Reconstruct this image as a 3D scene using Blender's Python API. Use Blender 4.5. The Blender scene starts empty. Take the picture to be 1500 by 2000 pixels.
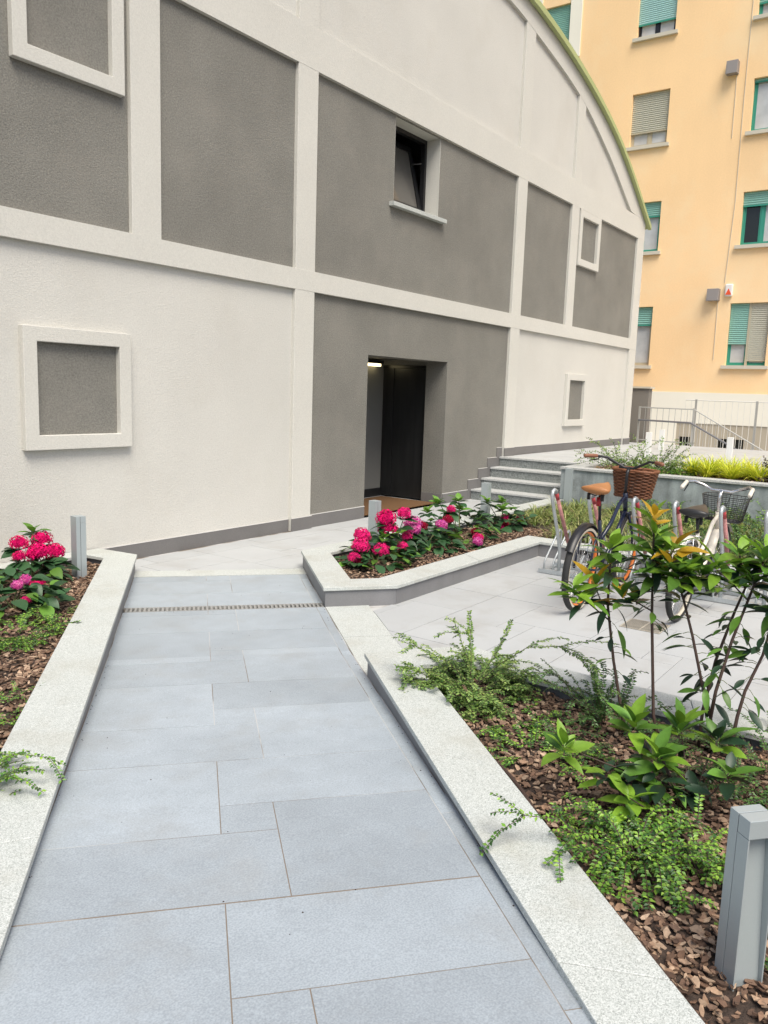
import bpy, bmesh, math, random
from mathutils import Vector, Matrix
random.seed(7)
sc = bpy.context.scene
COL = sc.collection
R = math.radians

# ------------------------------------------------------------------ camera, sky, sun, exposure
cd = bpy.data.cameras.new('camera')
cam = bpy.data.objects.new('camera', cd); COL.objects.link(cam)
cr = Vector((0.58137, -0.81297, 0.03299)); cu = Vector((0.10132, 0.11257, 0.98846)); cf = Vector((0.8073, 0.57132, -0.14782))
m = Matrix(((cr.x, cu.x, -cf.x, 0), (cr.y, cu.y, -cf.y, 0), (cr.z, cu.z, -cf.z, 1.68), (0, 0, 0, 1)))
cam.matrix_world = m
cd.sensor_fit = 'HORIZONTAL'; cd.sensor_width = 36.0; cd.lens = 1585.88 / 1500 * 36.0
cd.clip_start = 0.05; cd.clip_end = 500
sc.camera = cam

SUN_EL, SUN_AZ = 58.0, 217.0     # azimuth: direction the light comes from, degrees from +Y clockwise
w = bpy.data.worlds.new('World'); sc.world = w; w.use_nodes = True
nt = w.node_tree; nt.nodes.clear()
sky = nt.nodes.new('ShaderNodeTexSky'); sky.sky_type = 'NISHITA'; sky.sun_disc = False
sky.sun_elevation = R(SUN_EL); sky.sun_rotation = R(SUN_AZ); sky.air_density = 1.0; sky.dust_density = 3.5; sky.ozone_density = 0.7
bg = nt.nodes.new('ShaderNodeBackground'); bg.inputs[1].default_value = 0.07
wo = nt.nodes.new('ShaderNodeOutputWorld')
nt.links.new(sky.outputs[0], bg.inputs[0]); nt.links.new(bg.outputs[0], wo.inputs[0])
sl = bpy.data.lights.new('sun', 'SUN'); sl.energy = 1.5; sl.angle = R(34); sl.color = (1.0, 0.95, 0.84)
so = bpy.data.objects.new('sun', sl); COL.objects.link(so)
dv = Vector((math.sin(R(SUN_AZ)) * math.cos(R(SUN_EL)), math.cos(R(SUN_AZ)) * math.cos(R(SUN_EL)), math.sin(R(SUN_EL))))
so.rotation_euler = (-dv).to_track_quat('-Z', 'Y').to_euler(); so.location = (0, 0, 30)
vs = sc.view_settings
sc.display_settings.display_device = 'sRGB'
vs.view_transform = 'Standard'; vs.look = 'None'; vs.gamma = 1; vs.use_curve_mapping = False
vs.exposure = 1.36

# ------------------------------------------------------------------ materials
MATS = {}
def mat(name, col, rough=0.7, metal=0.0, mottle=None, fine=None, bump=None, island=None, objrand=None, spec=0.5, trans=0.0, stops=None, emit=None, speckle=None, streak=None, sss=0, dirt=None):
    """mottle=(scale, amount): broad tonal unevenness; fine=(scale, amount): grain; bump=(scale, strength, dist); island/objrand=amount of value jitter
    stops: list of colours picked at random per island/object; speckle=(scale, dark colour, light colour)"""
    M = bpy.data.materials.new(name); M.use_nodes = True
    n = M.node_tree; N = n.nodes; L = n.links
    b = N['Principled BSDF']; b.inputs['Roughness'].default_value = rough; b.inputs['Metallic'].default_value = metal
    b.inputs['Specular IOR Level'].default_value = spec
    tc = N.new('ShaderNodeNewGeometry'); pos = tc.outputs['Position']
    rgb = N.new('ShaderNodeRGB'); rgb.outputs[0].default_value = (*col, 1); cur = rgb.outputs[0]
    if island is not None or objrand is not None:
        if island is not None: rnd = tc.outputs['Random Per Island']; amt = island
        else:
            oi = N.new('ShaderNodeObjectInfo'); rnd = oi.outputs['Random']; amt = objrand
        if stops:
            cr_ = N.new('ShaderNodeValToRGB'); e = cr_.color_ramp.elements; cr_.color_ramp.interpolation = 'LINEAR'
            e[0].color = (*stops[0], 1); e[1].color = (*stops[-1], 1)
            for i, c in enumerate(stops[1:-1]): e.new((i + 1) / (len(stops) - 1)).color = (*c, 1)
            L.new(rnd, cr_.inputs[0]); cur = cr_.outputs[0]
        if amt:
            wn = N.new('ShaderNodeTexWhiteNoise'); wn.noise_dimensions = '1D'; L.new(rnd, wn.inputs['W'])
            mr = N.new('ShaderNodeMapRange'); mr.inputs[3].default_value = 1 - amt; mr.inputs[4].default_value = 1 + amt; L.new(wn.outputs[0], mr.inputs[0])
            mx = N.new('ShaderNodeVectorMath'); mx.operation = 'SCALE'; L.new(cur, mx.inputs[0]); L.new(mr.outputs[0], mx.inputs['Scale']); cur = mx.outputs[0]
    def layer(sc_, amt, detail, stretch=None):
        nonlocal cur
        no = N.new('ShaderNodeTexNoise'); no.inputs['Scale'].default_value = sc_; no.inputs['Detail'].default_value = detail
        v = pos
        if stretch:
            mp = N.new('ShaderNodeMapping'); mp.inputs['Scale'].default_value = stretch; L.new(pos, mp.inputs[0]); v = mp.outputs[0]
        L.new(v, no.inputs['Vector'])
        mr = N.new('ShaderNodeMapRange'); mr.inputs[1].default_value = 0.25; mr.inputs[2].default_value = 0.75
        mr.inputs[3].default_value = 1 - amt; mr.inputs[4].default_value = 1 + amt; L.new(no.outputs[0], mr.inputs[0])
        mx = N.new('ShaderNodeVectorMath'); mx.operation = 'SCALE'; L.new(cur, mx.inputs[0]); L.new(mr.outputs[0], mx.inputs['Scale']); cur = mx.outputs[0]
    if mottle: layer(mottle[0], mottle[1], 4)
    if streak: layer(streak[0], streak[1], 3, (1, 1, 0.12))
    if fine: layer(fine[0], fine[1], 2)
    if speckle:
        s_, dk, lt = speckle
        vo = N.new('ShaderNodeTexVoronoi'); vo.inputs['Scale'].default_value = s_; L.new(pos, vo.inputs['Vector'])
        sx = N.new('ShaderNodeSeparateColor'); L.new(vo.outputs['Color'], sx.inputs[0])
        rp = N.new('ShaderNodeValToRGB'); rp.color_ramp.interpolation = 'CONSTANT'; e = rp.color_ramp.elements
        e[0].color = (*dk, 1); e[1].position = 0.16; e[1].color = (*[(a + c) / 2 for a, c in zip(dk, col)], 1)
        e.new(0.36).color = (*col, 1); e.new(0.7).color = (*lt, 1)
        L.new(sx.outputs[0], rp.inputs[0])
        mx = N.new('ShaderNodeMix'); mx.data_type = 'RGBA'; mx.inputs[0].default_value = 0.75
        L.new(cur, mx.inputs[6]); L.new(rp.outputs[0], mx.inputs[7]); cur = mx.outputs[2]
    if dirt:
        no = N.new('ShaderNodeTexNoise'); no.inputs['Scale'].default_value = dirt[0]; no.inputs['Detail'].default_value = 6; no.inputs['Roughness'].default_value = 0.65; L.new(pos, no.inputs['Vector'])
        mr = N.new('ShaderNodeMapRange'); mr.inputs[1].default_value = 0.5; mr.inputs[2].default_value = 0.72; mr.inputs[4].default_value = dirt[2]; L.new(no.outputs[0], mr.inputs[0])
        mx = N.new('ShaderNodeMix'); mx.data_type = 'RGBA'; L.new(mr.outputs[0], mx.inputs[0]); L.new(cur, mx.inputs[6]); mx.inputs[7].default_value = (*dirt[1], 1); cur = mx.outputs[2]
    L.new(cur, b.inputs['Base Color'])
    if bump:
        no = N.new('ShaderNodeTexNoise'); no.inputs['Scale'].default_value = bump[0]; no.inputs['Detail'].default_value = 3; L.new(pos, no.inputs['Vector'])
        bp = N.new('ShaderNodeBump'); bp.inputs['Strength'].default_value = bump[1]; bp.inputs['Distance'].default_value = bump[2]
        L.new(no.outputs[0], bp.inputs['Height']); L.new(bp.outputs[0], b.inputs['Normal'])
    if trans:
        b.inputs['Transmission Weight'].default_value = trans
    if sss:
        tr = N.new('ShaderNodeBsdfTranslucent'); L.new(cur, tr.inputs[0])
        ms = N.new('ShaderNodeMixShader'); ms.inputs[0].default_value = sss
        out = N['Material Output']; L.new(b.outputs[0], ms.inputs[1]); L.new(tr.outputs[0], ms.inputs[2]); L.new(ms.outputs[0], out.inputs[0])
    if emit:
        b.inputs['Emission Color'].default_value = (*emit[0], 1); b.inputs['Emission Strength'].default_value = emit[1]
    MATS[name] = M; return M

WHITE = (0.545, 0.535, 0.495)
mat('stucco_white', WHITE, 0.9, dirt=(1.1, (0.47, 0.45, 0.40), 0.35), mottle=(0.9, 0.045), streak=(2.2, 0.012), fine=(70, 0.08), bump=(110, 0.5, 0.008))
mat('stucco_trim', (0.555, 0.545, 0.50), 0.9, mottle=(1.3, 0.03), fine=(70, 0.07), bump=(110, 0.45, 0.007))
mat('stucco_grey', (0.188, 0.182, 0.161), 0.92, dirt=(1.7, (0.24, 0.225, 0.195), 0.4), mottle=(1.3, 0.13), streak=(3.0, 0.03), fine=(70, 0.26), bump=(110, 0.6, 0.009))
mat('skirt_stone', (0.15, 0.145, 0.142), 0.6, mottle=(3, 0.08), fine=(120, 0.12))
mat('trim_line', (0.55, 0.54, 0.52), 0.6)
mat('granite', (0.45, 0.475, 0.455), 0.65, dirt=(2.6, (0.33, 0.32, 0.27), 0.5), mottle=(2.0, 0.06), speckle=(330, (0.25, 0.27, 0.25), (0.56, 0.58, 0.56)), fine=(70, 0.12))
mat('granite_dark', (0.2, 0.22, 0.213), 0.6, speckle=(130, (0.06, 0.07, 0.07), (0.32, 0.34, 0.33)), mottle=(3, 0.1))
mat('granite_tread', (0.42, 0.43, 0.42), 0.6, speckle=(160, (0.25, 0.26, 0.26), (0.55, 0.56, 0.55)))
mat('riser_stone', (0.17, 0.17, 0.175), 0.55, mottle=(4, 0.1), fine=(140, 0.1), streak=(6, 0.08))
mat('tile', (0.308, 0.348, 0.383), 0.5, dirt=(3.1, (0.26, 0.265, 0.26), 0.4), objrand=0.085, mottle=(1.9, 0.09), streak=(9, 0.05), fine=(170, 0.2), bump=(220, 0.15, 0.002))
mat('tile_pale', (0.40, 0.415, 0.42), 0.55, dirt=(2.3, (0.30, 0.29, 0.27), 0.5), objrand=0.03, mottle=(1.5, 0.06), fine=(200, 0.06))
mat('soil', (0.045, 0.03, 0.022), 0.95, fine=(60, 0.3), bump=(50, 0.8, 0.02))
mat('bark', (0.2, 0.12, 0.08), 0.85, island=0.25, stops=[(0.05, 0.028, 0.018), (0.14, 0.08, 0.05), (0.24, 0.15, 0.095), (0.40, 0.29, 0.20), (0.17, 0.105, 0.07), (0.09, 0.05, 0.032)], fine=(90, 0.25))
mat('bark_pale', (0.4, 0.28, 0.18), 0.85, island=0.2, stops=[(0.28, 0.16, 0.09), (0.45, 0.3, 0.19), (0.5, 0.36, 0.26)])
mat('concrete', (0.27, 0.305, 0.31), 0.8, dirt=(3.0, (0.10, 0.11, 0.11), 0.7), mottle=(2.0, 0.25), streak=(7, 0.4), fine=(50, 0.1))
mat('bollard_metal', (0.37, 0.415, 0.425), 0.42, metal=0.25, fine=(300, 0.03))
mat('bollard_overexposed', (0.7, 0.7, 0.68), 0.5)  # bollard metal with the blown-out terrace light put into its colour
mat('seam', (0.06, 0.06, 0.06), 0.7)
mat('lens', (0.8, 0.8, 0.76), 0.3)
mat('galvanised', (0.45, 0.48, 0.49), 0.45, metal=0.55, mottle=(9, 0.14), fine=(70, 0.1))
mat('grate_tan', (0.36, 0.33, 0.27), 0.6, mottle=(20, 0.2))
mat('drain_iron', (0.26, 0.26, 0.25), 0.5, fine=(60, 0.3))
mat('tape_red', (0.42, 0.05, 0.06), 0.5, mottle=(30, 0.2))
mat('tape_faded', (0.45, 0.21, 0.20), 0.6, mottle=(14, 0.35), fine=(60, 0.2))
mat('black_metal', (0.012, 0.012, 0.014), 0.4)
mat('black_rubber', (0.02, 0.02, 0.02), 0.75, fine=(150, 0.2))
mat('cream_rubber', (0.52, 0.47, 0.38), 0.7)
mat('orange_rim', (0.75, 0.20, 0.035), 0.4)
mat('navy_paint', (0.011, 0.016, 0.036), 0.22)
mat('white_paint', (0.62, 0.58, 0.5), 0.35, mottle=(12, 0.1))
mat('chrome', (0.62, 0.62, 0.62), 0.22, metal=0.9)
mat('tan_leather', (0.36, 0.155, 0.055), 0.5, mottle=(14, 0.12))
mat('brown_grip', (0.22, 0.09, 0.05), 0.6)
mat('black_leather', (0.022, 0.022, 0.022), 0.4)
mat('wicker', (0.15, 0.055, 0.022), 0.6, island=0.3, fine=(120, 0.2))
mat('red_plastic', (0.35, 0.01, 0.015), 0.3)
mat('lift_metal', (0.035, 0.036, 0.037), 0.3, metal=0.5, streak=(12, 0.2))
mat('lobby_wall', (0.15, 0.15, 0.14), 0.8)
mat('mat_brown', (0.12, 0.06, 0.022), 0.95, fine=(150, 0.3))
mat('lamp_glow', (1, 0.9, 0.6), 0.5, emit=((1.0, 0.82, 0.45), 1.6))
mat('frame_black', (0.012, 0.012, 0.013), 0.35)
mat('window_glass', (0.11, 0.103, 0.092), 0.05, spec=0.6)
mat('roof_green', (0.37, 0.42, 0.19), 0.5, mottle=(1.2, 0.06))
mat('yellow_render', (0.88, 0.61, 0.335), 0.9, dirt=(0.45, (0.88, 0.68, 0.42), 0.8), mottle=(0.35, 0.06), streak=(0.8, 0.04), fine=(25, 0.03), bump=(60, 0.3, 0.008))
mat('cream_render', (0.80, 0.77, 0.67), 0.9, mottle=(0.5, 0.04))
mat('beige_render', (0.42, 0.37, 0.29), 0.9, mottle=(0.7, 0.06))
mat('taupe_render', (0.2, 0.185, 0.165), 0.9, mottle=(1.0, 0.06), fine=(60, 0.08))
mat('sill_stone', (0.55, 0.51, 0.42), 0.8)
mat('shutter_teal', (0.22, 0.44, 0.38), 0.55)
mat('shutter_blue', (0.34, 0.56, 0.55), 0.55)
mat('shutter_grey', (0.46, 0.45, 0.37), 0.55)
mat('frame_green', (0.03, 0.26, 0.19), 0.5)
mat('frame_wood', (0.42, 0.38, 0.28), 0.6)
mat('pane_pale', (0.47, 0.49, 0.50), 0.08, mottle=(3, 0.15))
mat('pane_dark', (0.015, 0.018, 0.018), 0.06)
mat('vent_grey', (0.23, 0.21, 0.2), 0.6)
mat('alarm_white', (0.75, 0.72, 0.7), 0.4)
mat('alarm_red', (0.75, 0.09, 0.03), 0.4)
mat('rail_grey', (0.42, 0.42, 0.40), 0.45, metal=0.4)
mat('rail_white', (0.66, 0.65, 0.6), 0.5)
mat('handrail', (0.16, 0.16, 0.17), 0.4, metal=0.3)
mat('stem_brown', (0.055, 0.032, 0.024), 0.7, fine=(80, 0.2))
mat('stem_green', (0.10, 0.12, 0.04), 0.7)
mat('leaf_dark', (0.016, 0.04, 0.02), 0.42, spec=0.4, fine=(45, 0.14), mottle=(14, 0.15), objrand=0.4, sss=0.08)  # dark leaf, deepened so shade among the leaves sits in the colour
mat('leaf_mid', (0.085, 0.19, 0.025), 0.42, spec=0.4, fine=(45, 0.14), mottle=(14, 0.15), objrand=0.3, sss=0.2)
mat('leaf_light', (0.175, 0.315, 0.03), 0.42, spec=0.4, fine=(45, 0.14), mottle=(14, 0.15), objrand=0.25, sss=0.3)  # light leaf, brightened so leaf highlights sit in the colour
mat('leaf_yellow', (0.46, 0.28, 0.02), 0.42, spec=0.4, fine=(45, 0.14), mottle=(14, 0.15), objrand=0.25, sss=0.3)
mat('hyd_leaf', (0.028, 0.08, 0.028), 0.45, objrand=0.4, sss=0.15)
mat('hyd_leaf_light', (0.11, 0.24, 0.03), 0.5, objrand=0.3, sss=0.25)
mat('petal_red', (0.66, 0.008, 0.135), 0.8, spec=0.1, island=0.42, sss=0.2)
mat('petal_pink', (0.68, 0.02, 0.17), 0.8, spec=0.1, island=0.42, sss=0.2)
mat('petal_lilac', (0.62, 0.16, 0.42), 0.8, spec=0.1, island=0.22, stops=[(0.72, 0.25, 0.48), (0.62, 0.05, 0.28), (0.55, 0.10, 0.42)], sss=0.2)
mat('petal_dark', (0.26, 0.006, 0.03), 0.8, spec=0.1, island=0.25, sss=0.1)
mat('box_leaf', (0.09, 0.2, 0.03), 0.45, island=0.2, stops=[(0.02, 0.06, 0.016), (0.06, 0.16, 0.022), (0.15, 0.31, 0.035), (0.26, 0.42, 0.05)], sss=0.2)
mat('box_leaf_dark', (0.04, 0.10, 0.03), 0.45, island=0.2, stops=[(0.02, 0.05, 0.018), (0.05, 0.12, 0.025), (0.10, 0.2, 0.04)], sss=0.15)
mat('box_leaf_pale', (0.2, 0.3, 0.08), 0.45, island=0.2, stops=[(0.04, 0.10, 0.022), (0.16, 0.28, 0.06), (0.34, 0.45, 0.13)], sss=0.25)
mat('grass_blade', (0.15, 0.22, 0.05), 0.5, island=0.25, stops=[(0.07, 0.13, 0.025), (0.16, 0.23, 0.045), (0.30, 0.33, 0.10), (0.38, 0.35, 0.16)], sss=0.2)
mat('grass_yellow', (0.42, 0.48, 0.05), 0.5, island=0.2, stops=[(0.35, 0.48, 0.03), (0.66, 0.70, 0.05), (0.8, 0.78, 0.10)], sss=0.35)
mat('purple_leaf', (0.05, 0.035, 0.03), 0.5, island=0.3, stops=[(0.03, 0.03, 0.018), (0.08, 0.07, 0.03), (0.09, 0.04, 0.04)])

# grout with brown wash on the joints
def grout():
    M = mat('grout', (0.5, 0.49, 0.46), 0.9); N = M.node_tree.nodes; L = M.node_tree.links; b = N['Principled BSDF']
    g = N.new('ShaderNodeNewGeometry'); no = N.new('ShaderNodeTexNoise'); no.inputs['Scale'].default_value = 1.7; no.inputs['Detail'].default_value = 5
    L.new(g.outputs['Position'], no.inputs['Vector'])
    rp = N.new('ShaderNodeValToRGB'); e = rp.color_ramp.elements
    e[0].position = 0.46; e[0].color = (0.46, 0.46, 0.45, 1); e[1].position = 0.56; e[1].color = (0.19, 0.155, 0.12, 1)
    # muddy stretch of joints where water stands on the ramp
    ds = N.new('ShaderNodeVectorMath'); ds.operation = 'DISTANCE'; ds.inputs[1].default_value = (1.72, 1.55, 0.1); L.new(g.outputs['Position'], ds.inputs[0])
    mr = N.new('ShaderNodeMapRange'); mr.inputs[1].default_value = 0.35; mr.inputs[2].default_value = 0.85; mr.inputs[3].default_value = 0.3; mr.inputs[4].default_value = 0.0; L.new(ds.outputs['Value'], mr.inputs[0])
    ad = N.new('ShaderNodeMath'); L.new(no.outputs[0], ad.inputs[0]); L.new(mr.outputs[0], ad.inputs[1])
    L.new(ad.outputs[0], rp.inputs[0]); L.new(rp.outputs[0], b.inputs['Base Color'])
grout()
# wire mesh of the bicycle basket and others use real wires
# ------------------------------------------------------------------ mesh helpers
ORG = {}
class MB:
    def __init__(s): s.v = []; s.f = []
    def add(s, vs, fs):
        b = len(s.v); s.v.extend([tuple(v) for v in vs]); s.f.extend([tuple(i + b for i in f) for f in fs]); return s
    def box(s, x0, x1, y0, y1, z0, z1):
        return s.add([(x0,y0,z0),(x1,y0,z0),(x1,y1,z0),(x0,y1,z0),(x0,y0,z1),(x1,y0,z1),(x1,y1,z1),(x0,y1,z1)],
                     [(3,2,1,0),(4,5,6,7),(0,1,5,4),(1,2,6,5),(2,3,7,6),(3,0,4,7)])
    def prism(s, poly, z0, z1):
        """poly: CCW list of (x,y); z0/z1 numbers or functions of (x,y)"""
        a = 0
        for i in range(len(poly)):
            p, q = poly[i], poly[(i+1) % len(poly)]; a += p[0]*q[1] - q[0]*p[1]
        if a < 0: poly = poly[::-1]
        f0 = z0 if callable(z0) else (lambda x, y: z0); f1 = z1 if callable(z1) else (lambda x, y: z1)
        n = len(poly)
        vs = [(x, y, f0(x, y)) for x, y in poly] + [(x, y, f1(x, y)) for x, y in poly]
        fs = [tuple(range(n))[::-1], tuple(range(n, 2*n))] + [(i, (i+1) % n, n + (i+1) % n, n + i) for i in range(n)]
        return s.add(vs, fs)
    def extr(s, poly, axis, a, b):
        """poly in the two other axes, extruded along axis ('x','y') from a to b"""
        n = len(poly)
        def P(u, v, t): return (t, u, v) if axis == 'x' else (u, t, v)
        vs = [P(u, v, a) for u, v in poly] + [P(u, v, b) for u, v in poly]
        fs = [tuple(range(n)), tuple(range(n, 2*n))[::-1]] + [(i, n + i, n + (i+1) % n, (i+1) % n) for i in range(n)]
        return s.add(vs, fs)
    def tube(s, pts, r, n=8, closed=False, caps=True):
        pts = [Vector(p) for p in pts]; k = len(pts)
        rs = r if isinstance(r, (list, tuple)) else [r] * k
        prev = None; base = len(s.v)
        for i, p in enumerate(pts):
            if closed: t = pts[(i+1) % k] - pts[i-1]
            else: t = pts[min(i+1, k-1)] - pts[max(i-1, 0)]
            t = t.normalized() if t.length > 1e-9 else Vector((0, 0, 1))
            if prev is None:
                a = Vector((0, 0, 1)) if abs(t.z) < 0.9 else Vector((1, 0, 0))
                u = t.cross(a).normalized()
            else:
                u = (prev - t * prev.dot(t)); u = u.normalized() if u.length > 1e-6 else t.orthogonal().normalized()
            prev = u; w_ = t.cross(u)
            for j in range(n):
                an = 2*math.pi*j/n; s.v.append(tuple(p + (u*math.cos(an) + w_*math.sin(an)) * rs[i]))
        for i in range(k if closed else k-1):
            i2 = (i+1) % k
            for j in range(n):
                j2 = (j+1) % n
                s.f.append((base+i*n+j, base+i*n+j2, base+i2*n+j2, base+i2*n+j))
        if caps and not closed:
            s.f.append(tuple(base+j for j in range(n))[::-1]); s.f.append(tuple(base+(k-1)*n+j for j in range(n)))
        return s
    def ring(s, c, axis, rad, r, n=40, m=8, sx=1.0):
        """torus round c in the plane normal to axis"""
        a = Vector(axis).normalized(); u = a.orthogonal().normalized(); w_ = a.cross(u); base = len(s.v); c = Vector(c)
        for i in range(n):
            t = 2*math.pi*i/n; d = u*math.cos(t) + w_*math.sin(t)
            for j in range(m):
                p = 2*math.pi*j/m; s.v.append(tuple(c + d*(rad + r*math.cos(p)) + a*(r*sx*math.sin(p))))
        for i in range(n):
            for j in range(m):
                s.f.append((base+i*m+j, base+((i+1)%n)*m+j, base+((i+1)%n)*m+(j+1)%m, base+i*m+(j+1)%m))
        return s
    def build(s, name, material, parent=None, smooth=False, bevel=0, world=True, kind=None):
        o0 = ORG.get(parent.name, (0, 0, 0)) if parent else (0, 0, 0)
        me = bpy.data.meshes.new(name)
        vs = [(x-o0[0], y-o0[1], z-o0[2]) for x, y, z in s.v] if (parent and world) else s.v
        me.from_pydata(vs, [], s.f); me.update()
        o = bpy.data.objects.new(name, me); COL.objects.link(o)
        me.materials.append(MATS[material] if isinstance(material, str) else material)
        if smooth: me.polygons.foreach_set('use_smooth', [True] * len(me.polygons))
        if parent: o.parent = parent; ORG[o.name] = o0 if world else (0, 0, 0)
        else: ORG[o.name] = (0, 0, 0)
        if bevel:
            b = o.modifiers.new('bevel', 'BEVEL'); b.width = bevel; b.segments = 2; b.limit_method = 'ANGLE'; b.angle_limit = R(40)
        if kind: o['kind'] = kind
        return o
def tag(o, label=None, cat=None, group=None, kind=None):
    if label: o['label'] = label
    if cat: o['category'] = cat
    if group: o['group'] = group
    if kind: o['kind'] = kind
    return o
def thing(name, label, cat, loc, group=None):
    o = bpy.data.objects.new(name, None); COL.objects.link(o); o.location = loc; o.empty_display_size = 0.1
    ORG[o.name] = tuple(loc)
    return tag(o, label, cat, group)
def inst(name, mesh, parent, mw):
    """an object sharing mesh data, placed by a matrix in world space, child of a parent at ORG"""
    o = bpy.data.objects.new(name, mesh); COL.objects.link(o); o.parent = parent
    o.matrix_basis = Matrix.Translation(-Vector(ORG[parent.name])) @ mw
    return o
def facade(u0, u1, v0, v1, holes, depth, P, front, back_reveal=True):
    """wall face with real openings: P(u, v, d) -> point, d measured into the wall"""
    mb = MB()
    us = sorted({u0, u1, *[h[0] for h in holes], *[h[1] for h in holes]}); vs = sorted({v0, v1, *[h[2] for h in holes], *[h[3] for h in holes]})
    us = [u for u in us if u0 <= u <= u1]; vs = [v for v in vs if v0 <= v <= v1]
    for i in range(len(us)-1):
        for j in range(len(vs)-1):
            cu_, cv_ = (us[i]+us[i+1])/2, (vs[j]+vs[j+1])/2
            if any(h[0] < cu_ < h[1] and h[2] < cv_ < h[3] for h in holes): continue
            mb.add([P(us[i], vs[j], front), P(us[i+1], vs[j], front), P(us[i+1], vs[j+1], front), P(us[i], vs[j+1], front)], [(0, 1, 2, 3)])
    for a, b, c, d in holes:
        for (p, q) in (((a, c), (a, d)), ((b, c), (b, d)), ((a, c), (b, c)), ((a, d), (b, d))):
            mb.add([P(*p, front), P(*q, front), P(*q, front+depth), P(*p, front+depth)], [(0, 1, 2, 3)])
    # outer edge faces and back
    for (p, q) in (((u0, v0), (u1, v0)), ((u0, v1), (u1, v1)), ((u0, v0), (u0, v1)), ((u1, v0), (u1, v1))):
        mb.add([P(*p, front), P(*q, front), P(*q, front+depth), P(*p, front+depth)], [(0, 1, 2, 3)])
    return mb

# ------------------------------------------------------------------ path frame: s along the ramp, n to its right
SD = (0.66326, 0.74838); ND = (0.74838, -0.66326)
def PN(s, n): return (s*SD[0] + n*ND[0], s*SD[1] + n*ND[1])
def zramp(x, y):
    s = x*SD[0] + y*SD[1]
    return min(max(0.042*(5.0-s), 0.0), 0.152)
T = 0.16                                   # top of the planter kerbs
D = 6.337                                  # front plane of the arched building's pilasters
# ------------------------------------------------------------------ ground
MB().box(-60, 90, -60, 70, -1.6, -1.25).build('ground', 'soil', kind='structure')

def tile_on(parent, poly, z, mat_='tile', t=0.03, gap=0.002, name='tile'):
    cx = sum(p[0] for p in poly)/len(poly); cy = sum(p[1] for p in poly)/len(poly)
    q = []
    for x, y in poly:
        dx, dy = cx-x, cy-y; q.append((x + gap*(1 if dx > 0 else -1), y + gap*(1 if dy > 0 else -1)))
    zt = z if callable(z) else (lambda x, y: z)
    dz = random.uniform(-0.0007, 0.0007)
    mb = MB().prism(q, lambda x, y: zt(x, y)-t, lambda x, y: zt(x, y)+dz)
    return mb.build(name, mat_, parent)
def clip(poly, a, b, c):
    """keep the part of a polygon where a*x + b*y <= c"""
    out = []
    for i in range(len(poly)):
        p, q = poly[i], poly[(i+1) % len(poly)]; dp = a*p[0]+b*p[1]-c; dq = a*q[0]+b*q[1]-c
        if dp <= 0: out.append(p)
        if dp*dq < 0:
            t = dp/(dp-dq); out.append((p[0]+(q[0]-p[0])*t, p[1]+(q[1]-p[1])*t))
    return out

# ---- the sloping path
GR = 0.0012
pw = MB().prism([PN(-1.0, -0.60), PN(-1.0, 0.976), PN(1.381, 0.976), PN(1.381, -0.60)], -0.6, lambda x, y: zramp(x, y)-GR)
pw.prism([PN(1.381, -0.60), PN(1.381, 0.976), PN(5.0, 0.976), PN(5.0, -0.60)], -0.6, lambda x, y: zramp(x, y)-GR)
pw.prism([PN(5.0, -0.60), PN(5.0, 0.976), PN(6.077, 0.976), PN(6.077, -0.60)], -0.6, -GR)
pw.prism([PN(6.199, -0.60), PN(6.199, 0.976), PN(7.21, 0.976), PN(7.21, -0.60)], -0.6, -GR)
path = pw.build('path', 'grout', kind='structure')
def ptile(s0, s1, n0, n1, m_='tile'):
    wide = 0.0022
    # rect in path frame with gap, split where the slope changes or clamps
    g = 0.0019
    for a, b in ((max(s0, -1.0), min(s1, 1.381)), (max(s0, 1.381), min(s1, 5.0)), (max(s0, 5.0), min(s1, 7.21))):
        if b - a < 0.012: continue
        ga = (g + wide*(abs(s0-2.32) < .02)) if a == s0 else 0; gb = (g + wide*(abs(s1-2.32) < .02)) if b == s1 else 0
        poly = [PN(a+ga, n0+g), PN(a+ga, n1-g), PN(b-gb, n1-g), PN(b-gb, n0+g)]
        dz = random.uniform(-0.0003, 0.0004)
        MB().prism(poly, lambda x, y: zramp(x, y)-0.02, lambda x, y: zramp(x, y)+dz).build('tile', m_, path)
NL, NA, NB, NR, NE = -0.531, 0.085, 0.288, 0.907, 0.972
def sclip(s0, s1, n0, n1):
    """avoid the drain channel"""
    for lo, hi in ((-1.0, 6.075), (6.20, 7.21)):
        a, b = max(s0, lo), min(s1, hi)
        if b - a > 0.02: ptile(a, b, n0, n1)
base = 2.32 - 1.068*4
while base < 7.3:
    b = base
    sclip(b, b+0.43, NL, NB); sclip(b, b+0.645, NB, NR)
    sclip(b+0.43, b+1.068, NL, NA); sclip(b+0.43, b+0.645, NA, NB); sclip(b+0.645, b+1.068, NA, NR)
    sclip(b+0.44, b+1.508, NR, NE)
    base += 1.068

rg0 = random.Random(77); mb = MB()
for i in range(150):
    s_ = rg0.uniform(1.3, 7.0); n_ = rg0.choice((rg0.uniform(-.5, .95), -.525+abs(rg0.gauss(0, .012)), .965-abs(rg0.gauss(0, .012))))
    x, y = PN(s_, n_); r_ = rg0.uniform(.0012, .0035); z = zramp(x, y)
    mb.add([(x-r_, y-r_*.6, z), (x+r_*.8, y-r_, z), (x+r_, y+r_*.7, z), (x-r_*.6, y+r_, z), (x, y, z+r_*1.1)], [(0, 1, 4), (1, 2, 4), (2, 3, 4), (3, 0, 4)])
mb.build('grit', 'soil', path, kind='stuff')
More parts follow.
